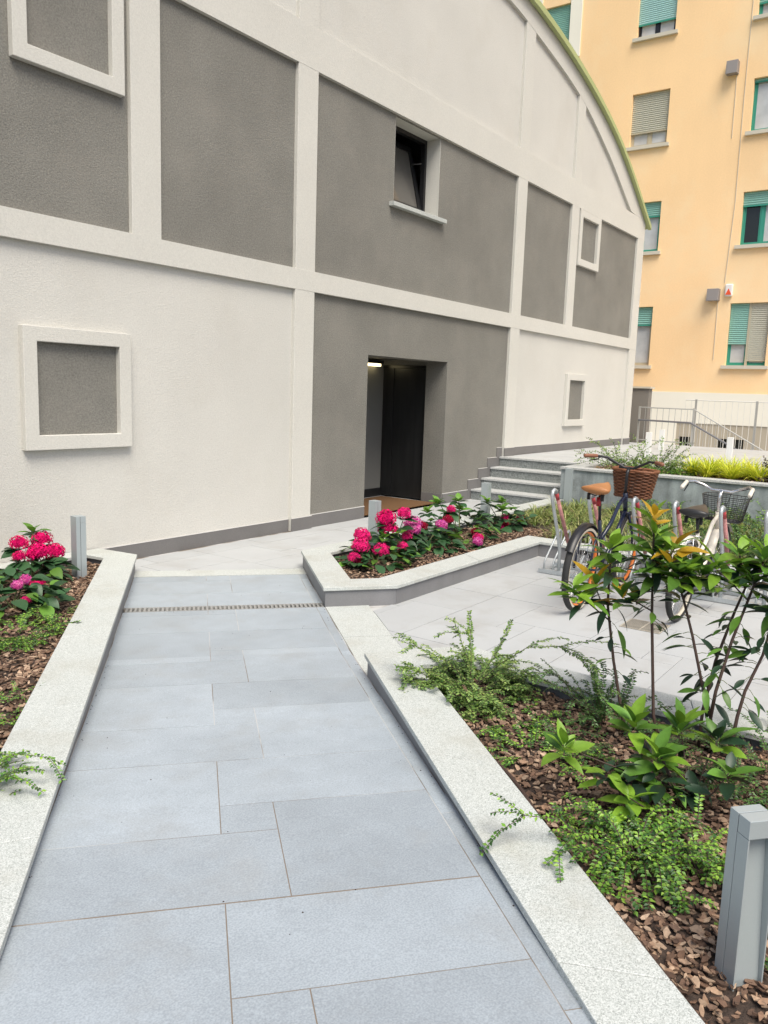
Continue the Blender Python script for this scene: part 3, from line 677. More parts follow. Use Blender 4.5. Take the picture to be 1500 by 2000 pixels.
# pale stair column at the left, its window
MB().box(XB-0.035, XB-0.001, 10.48, 10.84, 11.6, 17).build('pale_band', 'cream_render', YB)
MB().box(XB-0.035, XB-0.001, 11.76, 12.1, 11.6, 17).build('pale_band', 'cream_render', YB)
def slats(mb, y0, y1, z0, z1, x, p=0.052):
    k = max(1, int((z1-z0)/p))
    for i in range(k):
        a = z0 + (z1-z0)*i/k; b = z0 + (z1-z0)*(i+1)/k
        mb.add([(x, y0, a), (x, y1, a), (x-0.014, y1, (a+b)/2), (x-0.014, y0, (a+b)/2), (x, y0, b-0.004), (x, y1, b-0.004)], [(0, 3, 2, 1), (3, 4, 5, 2)])
    return mb
def awin(r, shut, drop, lower, frame='frame_green', split=None, label=None):
    """window: box frame, roller shutter let down to a share of the height, panes, sill"""
    y0, y1, z0, z1 = r
    f = MB(); x0, x1 = XB+0.13, XB+0.2; t = 0.05
    f.box(x0, x1, y0, y1, z1-t, z1); f.box(x0, x1, y0, y1, z0, z0+t); f.box(x0, x1, y0, y0+t, z0+t, z1-t); f.box(x0, x1, y1-t, y1, z0+t, z1-t)
    ym = (y0+y1)/2; f.box(x0, x1, ym-0.035, ym+0.035, z0+t, z1-t)
    o = f.build('window', frame, YB)
    MB().box(XB-0.09, XB+0.125, y0-0.09, y1+0.09, z0-0.095, z0-0.002).build('sill', 'sill_stone', o)
    for k, (a, b) in enumerate(((y0+t, ym-0.036), (ym+0.036, y1-t))):
        pm = lower[k]
        MB().box(XB+0.16, XB+0.175, a, b, z0+t, z1-t).build('pane', pm, o)
        sf = MB(); s_ = 0.035
        sf.box(XB+0.145, XB+0.159, a, b, z0+t, z0+t+s_); sf.box(XB+0.145, XB+0.159, a, a+s_, z0+t+s_, z1-t); sf.box(XB+0.145, XB+0.159, b-s_, b, z0+t+s_, z1-t)
        sf.build('sash', frame, o)
    if split:
        for (a, b), (m_, d_) in zip(((y0+0.01, ym-0.01), (ym+0.01, y1-0.01)), split):
            slats(MB(), a, b, z1-(z1-z0)*d_, z1, XB+0.09).build('shutter', m_, o)
        MB().box(XB+0.07, XB+0.125, ym-0.03, ym+0.03, z0, z1-0.001).build('mullion', 'frame_wood', o)
    else:
        zb = z1-(z1-z0)*drop
        sh = slats(MB(), y0+0.005, y1-0.005, zb, z1, XB+0.09).build('shutter', shut, o)
        MB().box(XB+0.075, XB+0.1, y0+0.005, y1-0.005, zb-0.035, zb-0.001).build('shutter_bar', 'frame_green' if 'grey' not in shut else 'frame_wood', sh)
    return o
awin(WN['a'], 'shutter_blue', 0.80, ('pane_pale', 'pane_pale'), 'frame_black')
awin(WN['b'], 'shutter_grey', 0.72, ('pane_pale', 'pane_pale'), 'frame_wood')
awin(WN['c'], 'shutter_teal', 0.28, ('pane_pale', 'pane_pale'))
awin(WN['d'], 'shutter_teal', 0.30, ('pane_pale', 'pane_pale'), 'frame_wood')
awin(WN['e'], 'shutter_teal', 0.05, ('pane_pale', 'pane_pale'))
awin(WN['f'], 'shutter_teal', 0.25, ('pane_pale', 'pane_dark'))  # near-black pane paints the shaded room behind the open sash
awin(WN['g'], 'shutter_teal', 0.5, ('pane_pale', 'pane_pale'), split=(('shutter_grey', 0.93), ('shutter_teal', 0.66)))
awin(WN['h'], 'shutter_teal', 0.75, ('pane_pale', 'pane_pale'))
awin(pad[0], 'shutter_teal', 0.9, ('pane_pale', 'pane_pale'), 'rail_white')
for a in ((5.95, 6.24, 10.27, 10.59), (5.91, 6.22, 4.43, 4.74)):
    v = MB(); y0_, y1_, z0_, z1_ = a
    v.add([(XB-0.002, y0_, z0_), (XB-0.002, y1_, z0_), (XB-0.002, y1_, z1_), (XB-0.002, y0_, z1_), (XB-0.24, y0_, z0_-0.02), (XB-0.24, y1_, z0_-0.02), (XB-0.20, y1_, z1_), (XB-0.20, y0_, z1_)],
          [(4, 7, 6, 5), (0, 4, 5, 1), (1, 5, 6, 2), (2, 6, 7, 3), (3, 7, 4, 0)])
    o = v.build('flue_box', 'vent_grey', YB, bevel=0.01)
    MB().box(XB-0.235, XB-0.225, y0_+0.03, y1_-0.03, z0_-0.01, z0_+0.01).build('flue_lip', 'seam', o)
    MB().tube([(XB-0.012, y0_+0.05, z0_-0.001), (XB-0.012, y0_+0.04, z0_-0.4), (XB-0.012, y0_+0.03, z0_-1.6)], 0.008, 5).build('cable', 'sill_stone', o)
sir = MB().box(XB-0.10, XB-0.001, 5.58, 5.78, 4.53, 4.86).build('alarm_box', 'alarm_white', YB, bevel=0.03)
MB().extr([(5.60, 4.57), (5.76, 4.57), (5.68, 4.74)], 'x', XB-0.106, XB-0.1005).build('warning_triangle', 'alarm_red', sir)
MB().tube([(XB-0.012, 5.75, 13.5), (XB-0.012, 5.76, 9.5), (XB-0.012, 5.74, 7.0), (XB-0.012, 5.82, 4.9)], 0.008, 5).build('cable', 'sill_stone', YB)

# grey boundary wall stub behind the corner
sw = thing('boundary_wall', 'low taupe wall with thin cap behind the building corner', 'wall', (20.1, 7.2, 0))
MB().box(20.0, 20.25, 6.38, 8.2, -1.25, 1.94).build('wall_body', 'taupe_render', sw)
MB().box(19.96, 20.29, 6.33, 8.2, 1.941, 1.985).build('cap', 'sill_stone', sw)
MB().box(19.601, 23.96, -14, 20, -1.25, -0.2).build('sunken_yard', 'tile_pale', kind='structure')
MB().box(18.72, 19.6, D+0.046, 9, -1.2, 0.637).build('side_path', 'tile_pale', kind='structure')

# ------------------------------------------------------------------ railings at the edge of the terrace
def baluster(parent, x, y, z0, z1, r=0.006, m_='rail_grey'):
    return MB().tube([(x, y, z0), (x, y, z1)], r, 6).build('baluster', m_, parent)
rl = thing('railing', 'low grey stair railing with dark handrail sloping down to the right', 'railing', (19.4, 5.0, 0.64))
X1 = 19.55
MB().tube([(X1, 6.42, 1.49), (X1, 5.16, 1.485), (X1, 3.35, 0.50)], 0.014, 8).build('top_rail', 'rail_grey', rl)
MB().tube([(X1-0.05, 6.42, 1.19), (X1-0.05, 5.20, 1.175), (X1-0.05, 3.6, 0.34)], 0.022, 8).build('handrail', 'handrail', rl)
MB().tube([(X1, 6.42, 0.72), (X1, 5.16, 0.70)], 0.012, 8).build('bottom_rail', 'rail_grey', rl)
for y in (6.42, 5.16): MB().box(X1-0.02, X1+0.02, y-0.02, y+0.02, 0.2, 1.51).build('post', 'rail_grey', rl)
for i in range(1, 9): baluster(rl, X1, 6.42-0.14*i, 0.72, 1.485)
for i in range(1, 14):
    y = 5.16-0.13*i; zt = 1.485-(5.16-y)*0.544; baluster(rl, X1, y, zt-0.98, zt)
fn = thing('fence', 'tall pale fence of thin upright bars before the cream plinth', 'fence', (21.6, 4.0, -0.2))
X2 = 21.6
MB().tube([(X2, 5.92, 1.70), (X2, -2.0, 1.70)], 0.013, 8).build('top_rail', 'rail_white', fn)
MB().tube([(X2, 5.92, 0.42), (X2, -2.0, 0.42)], 0.013, 8).build('bottom_rail', 'rail_white', fn)
for y in (5.66, 4.22, 2.4, 0.6, -1.2): MB().box(X2-0.025, X2+0.025, y-0.025, y+0.025, -0.2, 1.72).build('post', 'rail_grey', fn)
for i in range(0, 56):
    y = 5.92-0.142*i
    baluster(fn, X2, y, 0.42, 1.70, 0.007, 'rail_white')

# ------------------------------------------------------------------ bollard lights
BOLL = {}
def bollard(label, x, y, z, h, ang, m_='bollard_metal'):
    t = thing('bollard_light', label, 'bollard', (x, y, z), 'square bollard lights along the paths')
    rot = Matrix.Translation((x, y, z)) @ Matrix.Rotation(ang, 4, 'Z')
    W_ = 0.046
    def part(name, boxes, mm, bev=0):
        mb = MB()
        for bx in boxes:
            q = MB().box(*bx); mb.add([rot @ Vector(v) for v in q.v], q.f)
        return mb.build(name, mm, t, bevel=bev)
    # local: +y is the lit open side, split seam runs down the +-x sides
    part('rear_post', [(-W_, W_, -0.036, -0.0015, -0.06, h)], m_, 0.0015)
    part('seam', [(-W_+0.002, W_-0.002, -0.0015, 0.0015, -0.06, h-0.002)], 'seam')
    part('front_channel', [(-W_, -W_+0.004, 0.0015, 0.048, -0.06, h-0.053), (W_-0.004, W_, 0.0015, 0.048, -0.06, h-0.053), (-W_+0.004, W_-0.004, 0.0015, 0.004, -0.06, h-0.053)], m_)
    rfl = MB().extr([(0.0045, h-0.054), (0.0045, -0.06), (0.034, -0.06), (0.034, 0.02)], 'x', -W_+0.0042, W_-0.0042)
    q = MB(); q.add([rot @ Vector(v) for v in rfl.v], rfl.f); q.build('reflector', m_, t)
    hd = part('lamp_head', [(-W_, W_, 0.0015, 0.048, h-0.052, h)], m_, 0.0015)
    part('diffuser', [(-W_+0.008, W_-0.008, 0.008, 0.038, h-0.056, h-0.0525)], 'lens').parent = t
    return t
# ang: local +y (open side); near one opens back along the path
bollard('large near bollard light rising from the bark at the right edge', 2.283, 0.352, 0.085, 0.497, math.atan2(SD[1], SD[0])+math.pi/2)
bollard('bollard light in the left planter beside the red hydrangeas', 3.86, 5.77, 0.085, 0.51, R(-96))
bollard('bollard light behind the red hydrangeas in front of the doorway', 6.42, 4.66, 0.09, 0.515, R(-96))
bollard('bollard light at the foot of the granite steps', 8.75, 4.68, 0.09, 0.52, R(-90))
bollard('bollard light standing against the end of the concrete retaining wall', 11.15, 4.62, 0.09, 0.56, R(-90))
bollard('overexposed white bollard light on the terrace behind the yellow grasses', 14.9, 3.28, 0.64, 0.44, R(-90), 'bollard_overexposed')
bollard('overexposed white bollard light on the terrace behind the airy shrub', 15.1, 4.75, 0.64, 0.44, R(-90), 'bollard_overexposed')
bollard('overexposed white bollard light far along the terrace near the building corner', 17.4, 5.2, 0.64, 0.42, R(-90), 'bollard_overexposed')

# ------------------------------------------------------------------ bicycle rack
rk = thing('bicycle_rack', 'galvanised bicycle rack with faded red and white taped hoops', 'bicycle rack', (7.2, 1.9, 0))
for i, x in enumerate((7.10, 7.46)):
    MB().box(x, x+0.045, -0.25, 3.19, 0.004, 0.045).build('base_rail', 'galvanised', rk, bevel=0.003)
for y in (3.15, 1.4, -0.21): MB().box(7.1455, 7.4595, y, y+0.04, 0.004, 0.02).build('cross_bar', 'galvanised', rk)
def arcpts(c, r, a0, a1, n, y): return [(c[0]+r*math.cos(a0+(a1-a0)*i/n), y, c[1]+r*math.sin(a0+(a1-a0)*i/n)) for i in range(n+1)]
AY = [2.99, 2.64, 2.245, 1.90, 1.53, 1.19, 0.83, 0.47, 0.11]
for k, y in enumerate(AY):
    top = (6.90, 0.80)
    pts = [(7.122, y, 0.04), (7.115, y, 0.25), (7.06, y, 0.38), (6.875, y, 0.74)] 
    up = pts + [(6.862, y, 0.79), (6.875, y, 0.825), (6.905, y, 0.838), (6.94, y, 0.825), (6.955, y, 0.80)]
    h = MB().tube(up, 0.0165, 10).build('hoop', 'galvanised', rk, smooth=True)
    a, b = Vector((6.955, y, 0.80)), Vector((7.30, y, 0.30))
    MB().tube([a, a.lerp(b, .12)], 0.0175, 10).build('red_band', 'tape_red', h, smooth=True)
    MB().tube([a.lerp(b, .12), b], 0.0175, 10).build('taped_tube', 'tape_faded', h, smooth=True)
    MB().tube([b, (7.44, y, 0.12), (7.475, y, 0.04)], 0.0165, 10).build('lower_tube', 'galvanised', h, smooth=True)
    for dy in (0.06, 0.15):
        yy = y + dy
        pts = [(7.122, yy, 0.04), (7.125, yy, 0.11), (7.16, yy, 0.15), (7.40, yy, 0.36), (7.45, yy, 0.385), (7.485, yy, 0.36), (7.49, yy, 0.3), (7.48, yy, 0.04)]
        MB().tube(pts, 0.010, 8).build('wheel_loop', 'galvanised', rk, smooth=True)

# ------------------------------------------------------------------ bicycles
def bicycle(label, x, y, lean, turn, S):
    """S: dict of style. Local frame: x forward, y left, z up, origin under the rear hub"""
    B = thing('bicycle', label, 'bicycle', (x, y, 0.0), 'bicycles parked in the rack')
    mw = Matrix.Translation((x, y, 0)) @ Matrix.Rotation(turn, 4, 'Z') @ Matrix.Rotation(lean, 4, 'X')
    def part(mb, name, mm, parent=B, smooth=True, bevel=0):
        q = MB(); q.add([mw @ Vector(v) for v in mb.v], mb.f)
        return q.build(name, mm, parent, smooth=smooth, bevel=bevel)
    r = S['r']; tr = S['tyre']; wb = S['wb']
    def wheel(cx, steer=0):
        c = Vector((cx, 0, r)); rr = r - tr
        hub = part(MB().tube([c + Vector((0, -0.045, 0)), c + Vector((0, -0.03, 0)), c + Vector((0, 0.03, 0)), c + Vector((0, 0.045, 0))], [0.012, 0.022, 0.022, 0.012], 10), 'wheel', 'galvanised')
        part(MB().ring(c, (0, 1, 0), rr, tr, 44, 10), 'tyre', 'black_rubber', hub)
        wl = MB()
        for s_ in (-1, 1):
            k = 44; base = len(wl.v)
            for i in range(k):
                a = 2*math.pi*i/k
                for rad, off in ((rr-tr*0.5, 0.93), (rr+tr*0.25, 1.03)):
                    wl.v.append((cx+math.cos(a)*rad, s_*tr*off, r+math.sin(a)*rad))
            for i in range(k):
                j = (i+1) % k; wl.f.append((base+2*i, base+2*i+1, base+2*j+1, base+2*j))
        part(wl, 'tyre_side', S['side'], hub)
        rm_ = MB().ring(c, (0, 1, 0), rr-tr*0.95, 0.009, 44, 8, 1.7); part(rm_, 'rim', S['rim'], hub)
        sp = MB()
        for i in range(32):
            a = 2*math.pi*i/32; e = a + (0.5 if i % 4 < 2 else -0.5); s_ = 1 if i % 2 else -1
            sp.tube([c + Vector((math.cos(e)*0.02, s_*0.03, math.sin(e)*0.02)), c + Vector((math.cos(a)*(rr-tr), 0, math.sin(a)*(rr-tr)))], 0.0014, 4, caps=False)
        part(sp, 'spokes', 'chrome', hub)
    wheel(0); wheel(wb)
    # frame
    bb = Vector((S['bb'], 0, 0.29)); st = Vector((S['st'], 0, S['sth'])); ht = Vector((wb-0.20, 0, S['hth'])); hb = Vector((wb-0.15, 0, S['hth']-0.13))
    fp = S['paint']; f = MB()
    f.tube([bb, st], 0.016, 10)
    mid = S['swoop']
    f.tube([hb, (0.72*hb.x+0.28*bb.x, 0, hb.z*0.72+bb.z*0.28-mid), (0.35*hb.x+0.65*bb.x, 0, hb.z*0.35+bb.z*0.65-mid), bb], 0.019, 10)
    f.tube([ht, (ht.x-0.14, 0, ht.z-0.05), (ht.x-0.30, 0, ht.z-0.2), (S['st']+0.02, 0, S['tt'])], 0.017, 10)
    f.tube([hb, ht + Vector((-0.012, 0, 0.035))], 0.021, 10)
    for s_ in (-1, 1):
        f.tube([bb + Vector((0, s_*0.03, 0)), (0.2, s_*0.06, 0.31), (0, s_*0.062, r)], 0.010, 8)
        f.tube([st.lerp(bb, 0.25) + Vector((0, s_*0.015, 0)), (0.08, s_*0.06, r+0.22), (0, s_*0.062, r)], 0.009, 8)
    part(f, 'frame', fp)
    fk = MB()
    for s_ in (-1, 1): fk.tube([hb + Vector((0.01, s_*0.03, -0.02)), (wb-0.06, s_*0.055, r+0.16), (wb, s_*0.055, r)], [0.014, 0.012, 0.009], 8)
    fk.tube([hb + Vector((0.008, -0.045, -0.02)), hb + Vector((0.008, 0.045, -0.02))], 0.015, 8)
    part(fk, 'fork', fp)
    # fenders
    for cx, a0, a1 in S['fend']:
        q = MB(); k = 18
        for i in range(k+1):
            a = R(a0 + (a1-a0)*i/k)
            for w_, dr_ in ((-0.036, -0.014), (-0.02, 0.004), (0.02, 0.004), (0.036, -0.014)):
                q.v.append((cx+math.cos(a)*(r+0.016+dr_), w_, r+math.sin(a)*(r+0.016+dr_)))
        for i in range(k):
            for j in range(3): q.f.append((i*4+j, i*4+j+1, (i+1)*4+j+1, (i+1)*4+j))
        part(q, 'mudguard', S['fendm'])
    # saddle
    sz = S['sz']; sd_ = MB(); n = 14; ring_ = 12; sx = S['st'] - 0.06
    for i in range(n):
        t = i/(n-1); X_ = sx - 0.15 + 0.30*t
        wd = 0.105*S['sw']*(1-t)**0.75*(1 if t > 0.06 else 0.75) + 0.02; hgt = 0.03 + 0.022*math.sin(math.pi*min(1, t*1.1))
        zc = sz + 0.022*(1-t)**2*0.6 + 0.018*t*t*1.6
        for j in range(ring_):
            a = 2*math.pi*j/ring_; sd_.v.append((X_, wd*math.cos(a), zc + (hgt*0.75 if math.sin(a) > 0 else hgt)*math.sin(a)))
    for i in range(n-1):
        for j in range(ring_): sd_.f.append((i*ring_+j, i*ring_+(j+1) % ring_, (i+1)*ring_+(j+1) % ring_, (i+1)*ring_+j))
    sd_.f.append(tuple(range(ring_))[::-1]); sd_.f.append(tuple((n-1)*ring_+j for j in range(ring_)))
    sa_ = part(sd_, 'saddle', S['sadm'])
    sr = MB(); sr.tube([st, (sx+0.005, 0, sz-0.05)], 0.0125, 10)
    for s_ in (-1, 1):
        sr.tube([(sx-0.11, s_*0.05, sz-0.028), (sx-0.03, s_*0.025, sz-0.05), (sx+0.10, s_*0.012, sz-0.02)], 0.0045, 6)
        for q in range(6):  # springs
            sr.ring((sx-0.10, s_*0.055, sz-0.03-0.009*q), (0, 0, 1), 0.014, 0.003, 12, 5)
    part(sr, 'seat_post', S['postm'], sa_)
    if S.get('light'):
        part(MB().tube([(S['st']-0.075, 0, sz-0.13), (S['st']-0.075, 0, sz-0.06)], 0.02, 10), 'rear_light', 'red_plastic')
    # stem + handlebar + grips + levers
    hx = wb-0.225; hz = S['hz']; bar = []; W_ = S['bw']/2
    part(MB().tube([ht + Vector((-0.012, 0, 0.03)), (hx, 0, hz-0.04), (hx+0.03, 0, hz-0.005)], [0.014, 0.014, 0.018], 10), 'stem', S['barm'])
    for u, dx, dz in S['bar']: bar.append((hx+0.03+dx, u*W_, hz+dz))
    pts = [Vector((p[0], -p[1], p[2])) for p in bar[::-1]] + [Vector(p) for p in bar[1:]]
    hb_ = part(MB().tube(pts, 0.0115, 10), 'handlebar', S['barm'])
    for s_ in (-1, 1):
        e = Vector(bar[-1]); e2 = Vector(bar[-2]); d_ = (e-e2).normalized(); e.y *= s_; d_.y *= s_
        part(MB().tube([e - d_*0.115, e - d_*0.11, e, e + d_*0.012], [0.013, 0.0165, 0.0175, 0.013], 10), 'grip', S['gripm'], hb_)
        a = e - d_*0.13
        part(MB().tube([a + Vector((0, 0, -0.012)), a + d_*0.02 + Vector((0.045, 0, -0.03)), a + d_*0.11 + Vector((0.05, 0, -0.045))], [0.007, 0.006, 0.004], 6), 'brake_lever', S['levm'], hb_)
        # cable
        part(MB().tube([a + Vector((0.03, 0, 0)), Vector((hx+0.13, s_*0.06, hz-0.02)), Vector((hx+0.1, s_*0.03, hz-0.16)), ht + Vector((0.02, 0, -0.06))], 0.0025, 5), 'brake_cable', 'black_rubber', hb_)
    if S.get('light'):
        part(MB().tube([(hx+0.04, 0.07, hz-0.01), (hx+0.04, 0.07, hz+0.03)], 0.022, 10), 'bell', 'black_metal', hb_)
    # crank, pedals, chain guard
    ck = MB().ring(bb + Vector((0, -0.05, 0)), (0, 1, 0), 0.085, 0.006, 28, 6); ck.tube([bb + Vector((0, -0.06, 0)), bb + Vector((0, 0.06, 0))], 0.014, 8)
    for s_ in (-1, 1): ck.tube([bb + Vector((0, s_*0.07, 0)), bb + Vector((s_*-0.12, s_*0.075, s_*0.11))], 0.009, 6)
    for i in range(5):
        a = 2*math.pi*i/5; ck.tube([bb + Vector((0, -0.05, 0)), bb + Vector((math.cos(a)*0.085, -0.05, math.sin(a)*0.085))], 0.005, 5)
    co = part(ck, 'crank', S['levm'])
    for s_ in (-1, 1):
        p = bb + Vector((s_*-0.12, s_*0.125, s_*0.11)); part(MB().box(p.x-0.045, p.x+0.045, p.y-0.035, p.y+0.035, p.z-0.011, p.z+0.011), 'pedal', 'black_rubber', co, smooth=False)
    gd = MB(); gd.tube([bb + Vector((0.1, -0.055, 0.03)), bb + Vector((0.02, -0.055, 0.1)), (0.0, -0.055, r+0.05)], 0.006, 6); gd.tube([bb + Vector((0.02, -0.055, -0.085)), (0, -0.055, r-0.04)], 0.004, 6)
    gd.ring((0, -0.05, r), (0, 1, 0), 0.04, 0.005, 18, 6)
    part(gd, 'chain', 'black_metal')
    if S.get('rack'):
        q = MB()
        for s_ in (-1, 1):
            q.tube([(0.2, s_*0.05, r+0.32), (-0.25, s_*0.06, r+0.33)], 0.006, 6); q.tube([(0, s_*0.065, r), (-0.05, s_*0.06, r+0.33)], 0.005, 6)
        for xx in (0.15, 0.0, -0.12, -0.25): q.tube([(xx, -0.058, r+0.328), (xx, 0.058, r+0.328)], 0.005, 6)
        part(q, 'luggage_rack', 'chrome')
    # basket
    bx, bz0, bz1, bl, bwid = S['bask']; k = 40
    def loop(z, grow):
        o_ = []
        for i in range(k):
            a = 2*math.pi*i/k; ex = 4.0
            cxx, cyy = math.cos(a), math.sin(a); d_ = (abs(cxx)**ex + abs(cyy)**ex)**(-1/ex)
            o_.append(Vector((bx + cxx*d_*bl/2*grow, cyy*d_*bwid/2*grow, z)))
        return o_
    bk = MB(); lay = S['lay']
    for q in range(lay):
        t = q/(lay-1); lp_ = loop(bz0 + (bz1-bz0)*t, 0.78 + 0.22*t)
        if S['weave']:
            lp_ = [p + (p - Vector((bx, 0, p.z))).normalized()*0.007*(1 if (i//2 + q) % 2 else -1) for i, p in enumerate(lp_)]
        bk.tube(lp_, S['wr'] if q not in (0, lay-1) else S['wr']*1.9, 5, closed=True)
    for i in range(0, k, S['stake']):
        a = loop(bz0, 0.78)[i]; b = loop(bz1, 1.0)[i]; bk.tube([a, b], S['sr'], 5)
    for i in range(S['floor']):
        t = (i+0.5)/S['floor']-0.5; bk.tube([(bx-bl*0.37, t*bwid*0.76, bz0), (bx+bl*0.37, t*bwid*0.76, bz0)], S['wr'], 4)
        bk.tube([(bx+t*bl*0.76, -bwid*0.37, bz0), (bx+t*bl*0.76, bwid*0.37, bz0)], S['wr'], 4)
    part(bk, 'basket', S['baskm'])
    return B
cruiser = [(0, 0, 0), (0.12, 0.0, 0.0), (0.30, -0.02, 0.03), (0.55, -0.05, 0.075), (0.75, -0.10, 0.082), (1.0, -0.19, 0.08)]
swept = [(0, 0, 0), (0.3, 0.02, -0.004), (0.6, 0.035, 0.03), (0.85, -0.02, 0.055), (1.0, -0.10, 0.05), (1.02, -0.2, 0.01)]
bicycle('navy bicycle with tan saddle, wicker basket and orange rims', 6.03, 2.36, R(2.5), R(1.0),
    dict(r=0.345, tyre=0.027, wb=1.09, bb=0.46, st=0.30, sth=0.70, hth=0.84, swoop=0.02, tt=0.50, paint='navy_paint', side='cream_rubber', rim='orange_rim', fend=[(0, 45, 150)], fendm='black_metal',
         sz=0.955, sw=1.0, sadm='tan_leather', postm='black_metal', light=True, hz=1.09, bw=0.66, bar=cruiser, barm='black_metal', gripm='brown_grip', levm='black_metal',
         bask=(1.10, 0.83, 1.06, 0.27, 0.36), lay=17, weave=True, wr=0.0075, sr=0.005, stake=4, floor=7, baskm='wicker'))
bicycle('cream old bicycle with black saddle and wire basket', 6.27, 1.645, R(2), R(-1),
    dict(r=0.325, tyre=0.022, wb=1.03, bb=0.44, st=0.27, sth=0.66, hth=0.74, swoop=0.03, tt=0.40, paint='white_paint', side='black_rubber', rim='cream_rubber', fend=[(0, 20, 175), (1.03, 40, 165)], fendm='white_paint',
         sz=0.83, sw=0.95, sadm='black_leather', postm='black_metal', rack=True, hz=0.95, bw=0.52, bar=swept, barm='chrome', gripm='white_paint', levm='black_metal',
         bask=(1.03, 0.68, 0.89, 0.26, 0.37), lay=14, weave=False, wr=0.0018, sr=0.0018, stake=1, floor=14, baskm='black_metal'))

# ------------------------------------------------------------------ plants
def leaf_mesh(name, L_, W_, fold, curl, m_, shape=0.55, nseg=6):
    """a leaf along +x with midrib fold and curl, pointed tip"""
    vs_ = []; fs = []
    for i in range(nseg+1):
        t = i/nseg
        w_ = W_/2 * (math.sin(math.pi * t**shape))**0.85 if 0 < t < 1 else 0.0008
        x = L_*t; z = curl*L_*(t*t) * -1
        vs_ += [(x, -w_, z + fold*w_), (x, 0, z), (x, w_, z + fold*w_)]
    for i in range(nseg):
        a = i*3; fs += [(a, a+3, a+4, a+1), (a+1, a+4, a+5, a+2)]
    me = bpy.data.meshes.new(name); me.from_pydata(vs_, [], fs); me.materials.append(MATS[m_]); me.polygons.foreach_set('use_smooth', [True]*len(fs)); return me
LAUREL = {k: [leaf_mesh('leaf', L_, W_, fo, cu_, k, sh) for L_, W_, fo, cu_, sh in ((.135, .056, .35, .12, .8), (.145, .064, .25, .25, .85), (.12, .056, .45, .02, .9), (.15, .058, .3, .35, .8), (.11, .055, .3, .15, .95))] for k in ('leaf_dark', 'leaf_mid', 'leaf_light', 'leaf_yellow')}
SLIM = {k: [leaf_mesh('leaf', L_, W_, fo, cu_, k, sh) for L_, W_, fo, cu_, sh in ((.125, .043, .35, .15, .85), (.135, .047, .25, .3, .9), (.105, .04, .45, .05, .9), (.14, .044, .3, .4, .85), (.09, .038, .3, .15, .95))] for k in ('leaf_dark', 'leaf_mid', 'leaf_light', 'leaf_yellow')}
LEAFSET = [LAUREL]
HYDL = {k: [leaf_mesh('leaf', L_, W_, fo, cu_, k, sh) for L_, W_, fo, cu_, sh in ((.13, .085, .22, .2, .8), (.15, .095, .18, .32, .75), (.11, .075, .3, .1, .8))] for k in ('hyd_leaf', 'hyd_leaf_light')}
def aim(p, d, roll=0, s=1):
    """matrix: x axis along d, z up as far as possible"""
    d = Vector(d).normalized(); side = Vector((0, 0, 1)).cross(d)
    side = side.normalized() if side.length > 1e-4 else Vector((0, 1, 0)); up = d.cross(side)
    mt = Matrix((( d.x, side.x, up.x, p[0]), (d.y, side.y, up.y, p[1]), (d.z, side.z, up.z, p[2]), (0, 0, 0, 1)))
    return mt @ Matrix.Rotation(roll, 4, 'X') @ Matrix.Scale(s, 4)
rs = random.Random(11)
def whorl(root, p, n, mats, rise=(-0.05, 0.9), smin=0.75, smax=1.15, tilt=(0, 0)):
    a0 = rs.random()*6.28
    n += 3
    if LEAFSET[0] is not LAUREL: smin *= 1.1; smax *= 1.15
    else: smin *= .82; smax *= .88
    for i in range(n):
        a = a0 + 2.4*i + rs.uniform(-.3, .3); e = rise[0] + (rise[1]-rise[0])*(i/(n-1) if n > 1 else 0.5) + rs.uniform(-.15, .15)
        d = Vector((math.cos(a)*math.cos(e)+tilt[0], math.sin(a)*math.cos(e)+tilt[1], math.sin(e)))
        q = Vector(p) + Vector((d.x, d.y, 0))*0.008 + Vector((0, 0, -0.05*(1-i/max(1, n-1))))
        inst('leaf', rs.choice(LEAFSET[0][rs.choice(mats)]), root, aim(q, d, rs.uniform(-.5, .5), rs.uniform(smin, smax)))
def laurel(label, stems, whorls, singles, base):
    root = thing('laurel_shrub', label, 'shrub', base, 'glossy leaved shrubs in the right hand planter')
    for k, pts in enumerate(stems):
        n = len(pts); MB().tube(pts, [((0.0085 if k == 0 or n > 4 else 0.004) - (0.0036 if k == 0 or n > 4 else 0.0016)*i/(n-1)) for i in range(n)], 7).build('stem', 'stem_brown', root, smooth=True)
    for p, n, ms, *r_ in whorls: whorl(root, p, n, ms, *(r_ or []))
    for (a, b, n, ms) in singles:
        a, b = Vector(a), Vector(b)
        n = int(n*1.5)
        for i in range(n):
            t = (i+rs.random())/n; p = a.lerp(b, t); an = rs.random()*6.28; e = rs.uniform(-.7, .35)
            d = Vector((math.cos(an)*math.cos(e), math.sin(an)*math.cos(e), math.sin(e))); q = p + d*0.04
            MB().tube([p, p + d*0.02 + Vector((0, 0, .004)), q], 0.0016, 4).build('leaf_stalk', 'stem_green', root)
            inst('leaf', rs.choice(LEAFSET[0][rs.choice(ms)]), root, aim(q, d + Vector((0, 0, -.2)), rs.uniform(-.6, .6), rs.uniform(.6, .95)))
    return root
DK, MD, LT, YL = 'leaf_dark', 'leaf_mid', 'leaf_light', 'leaf_yellow'
LEAFSET[0] = SLIM
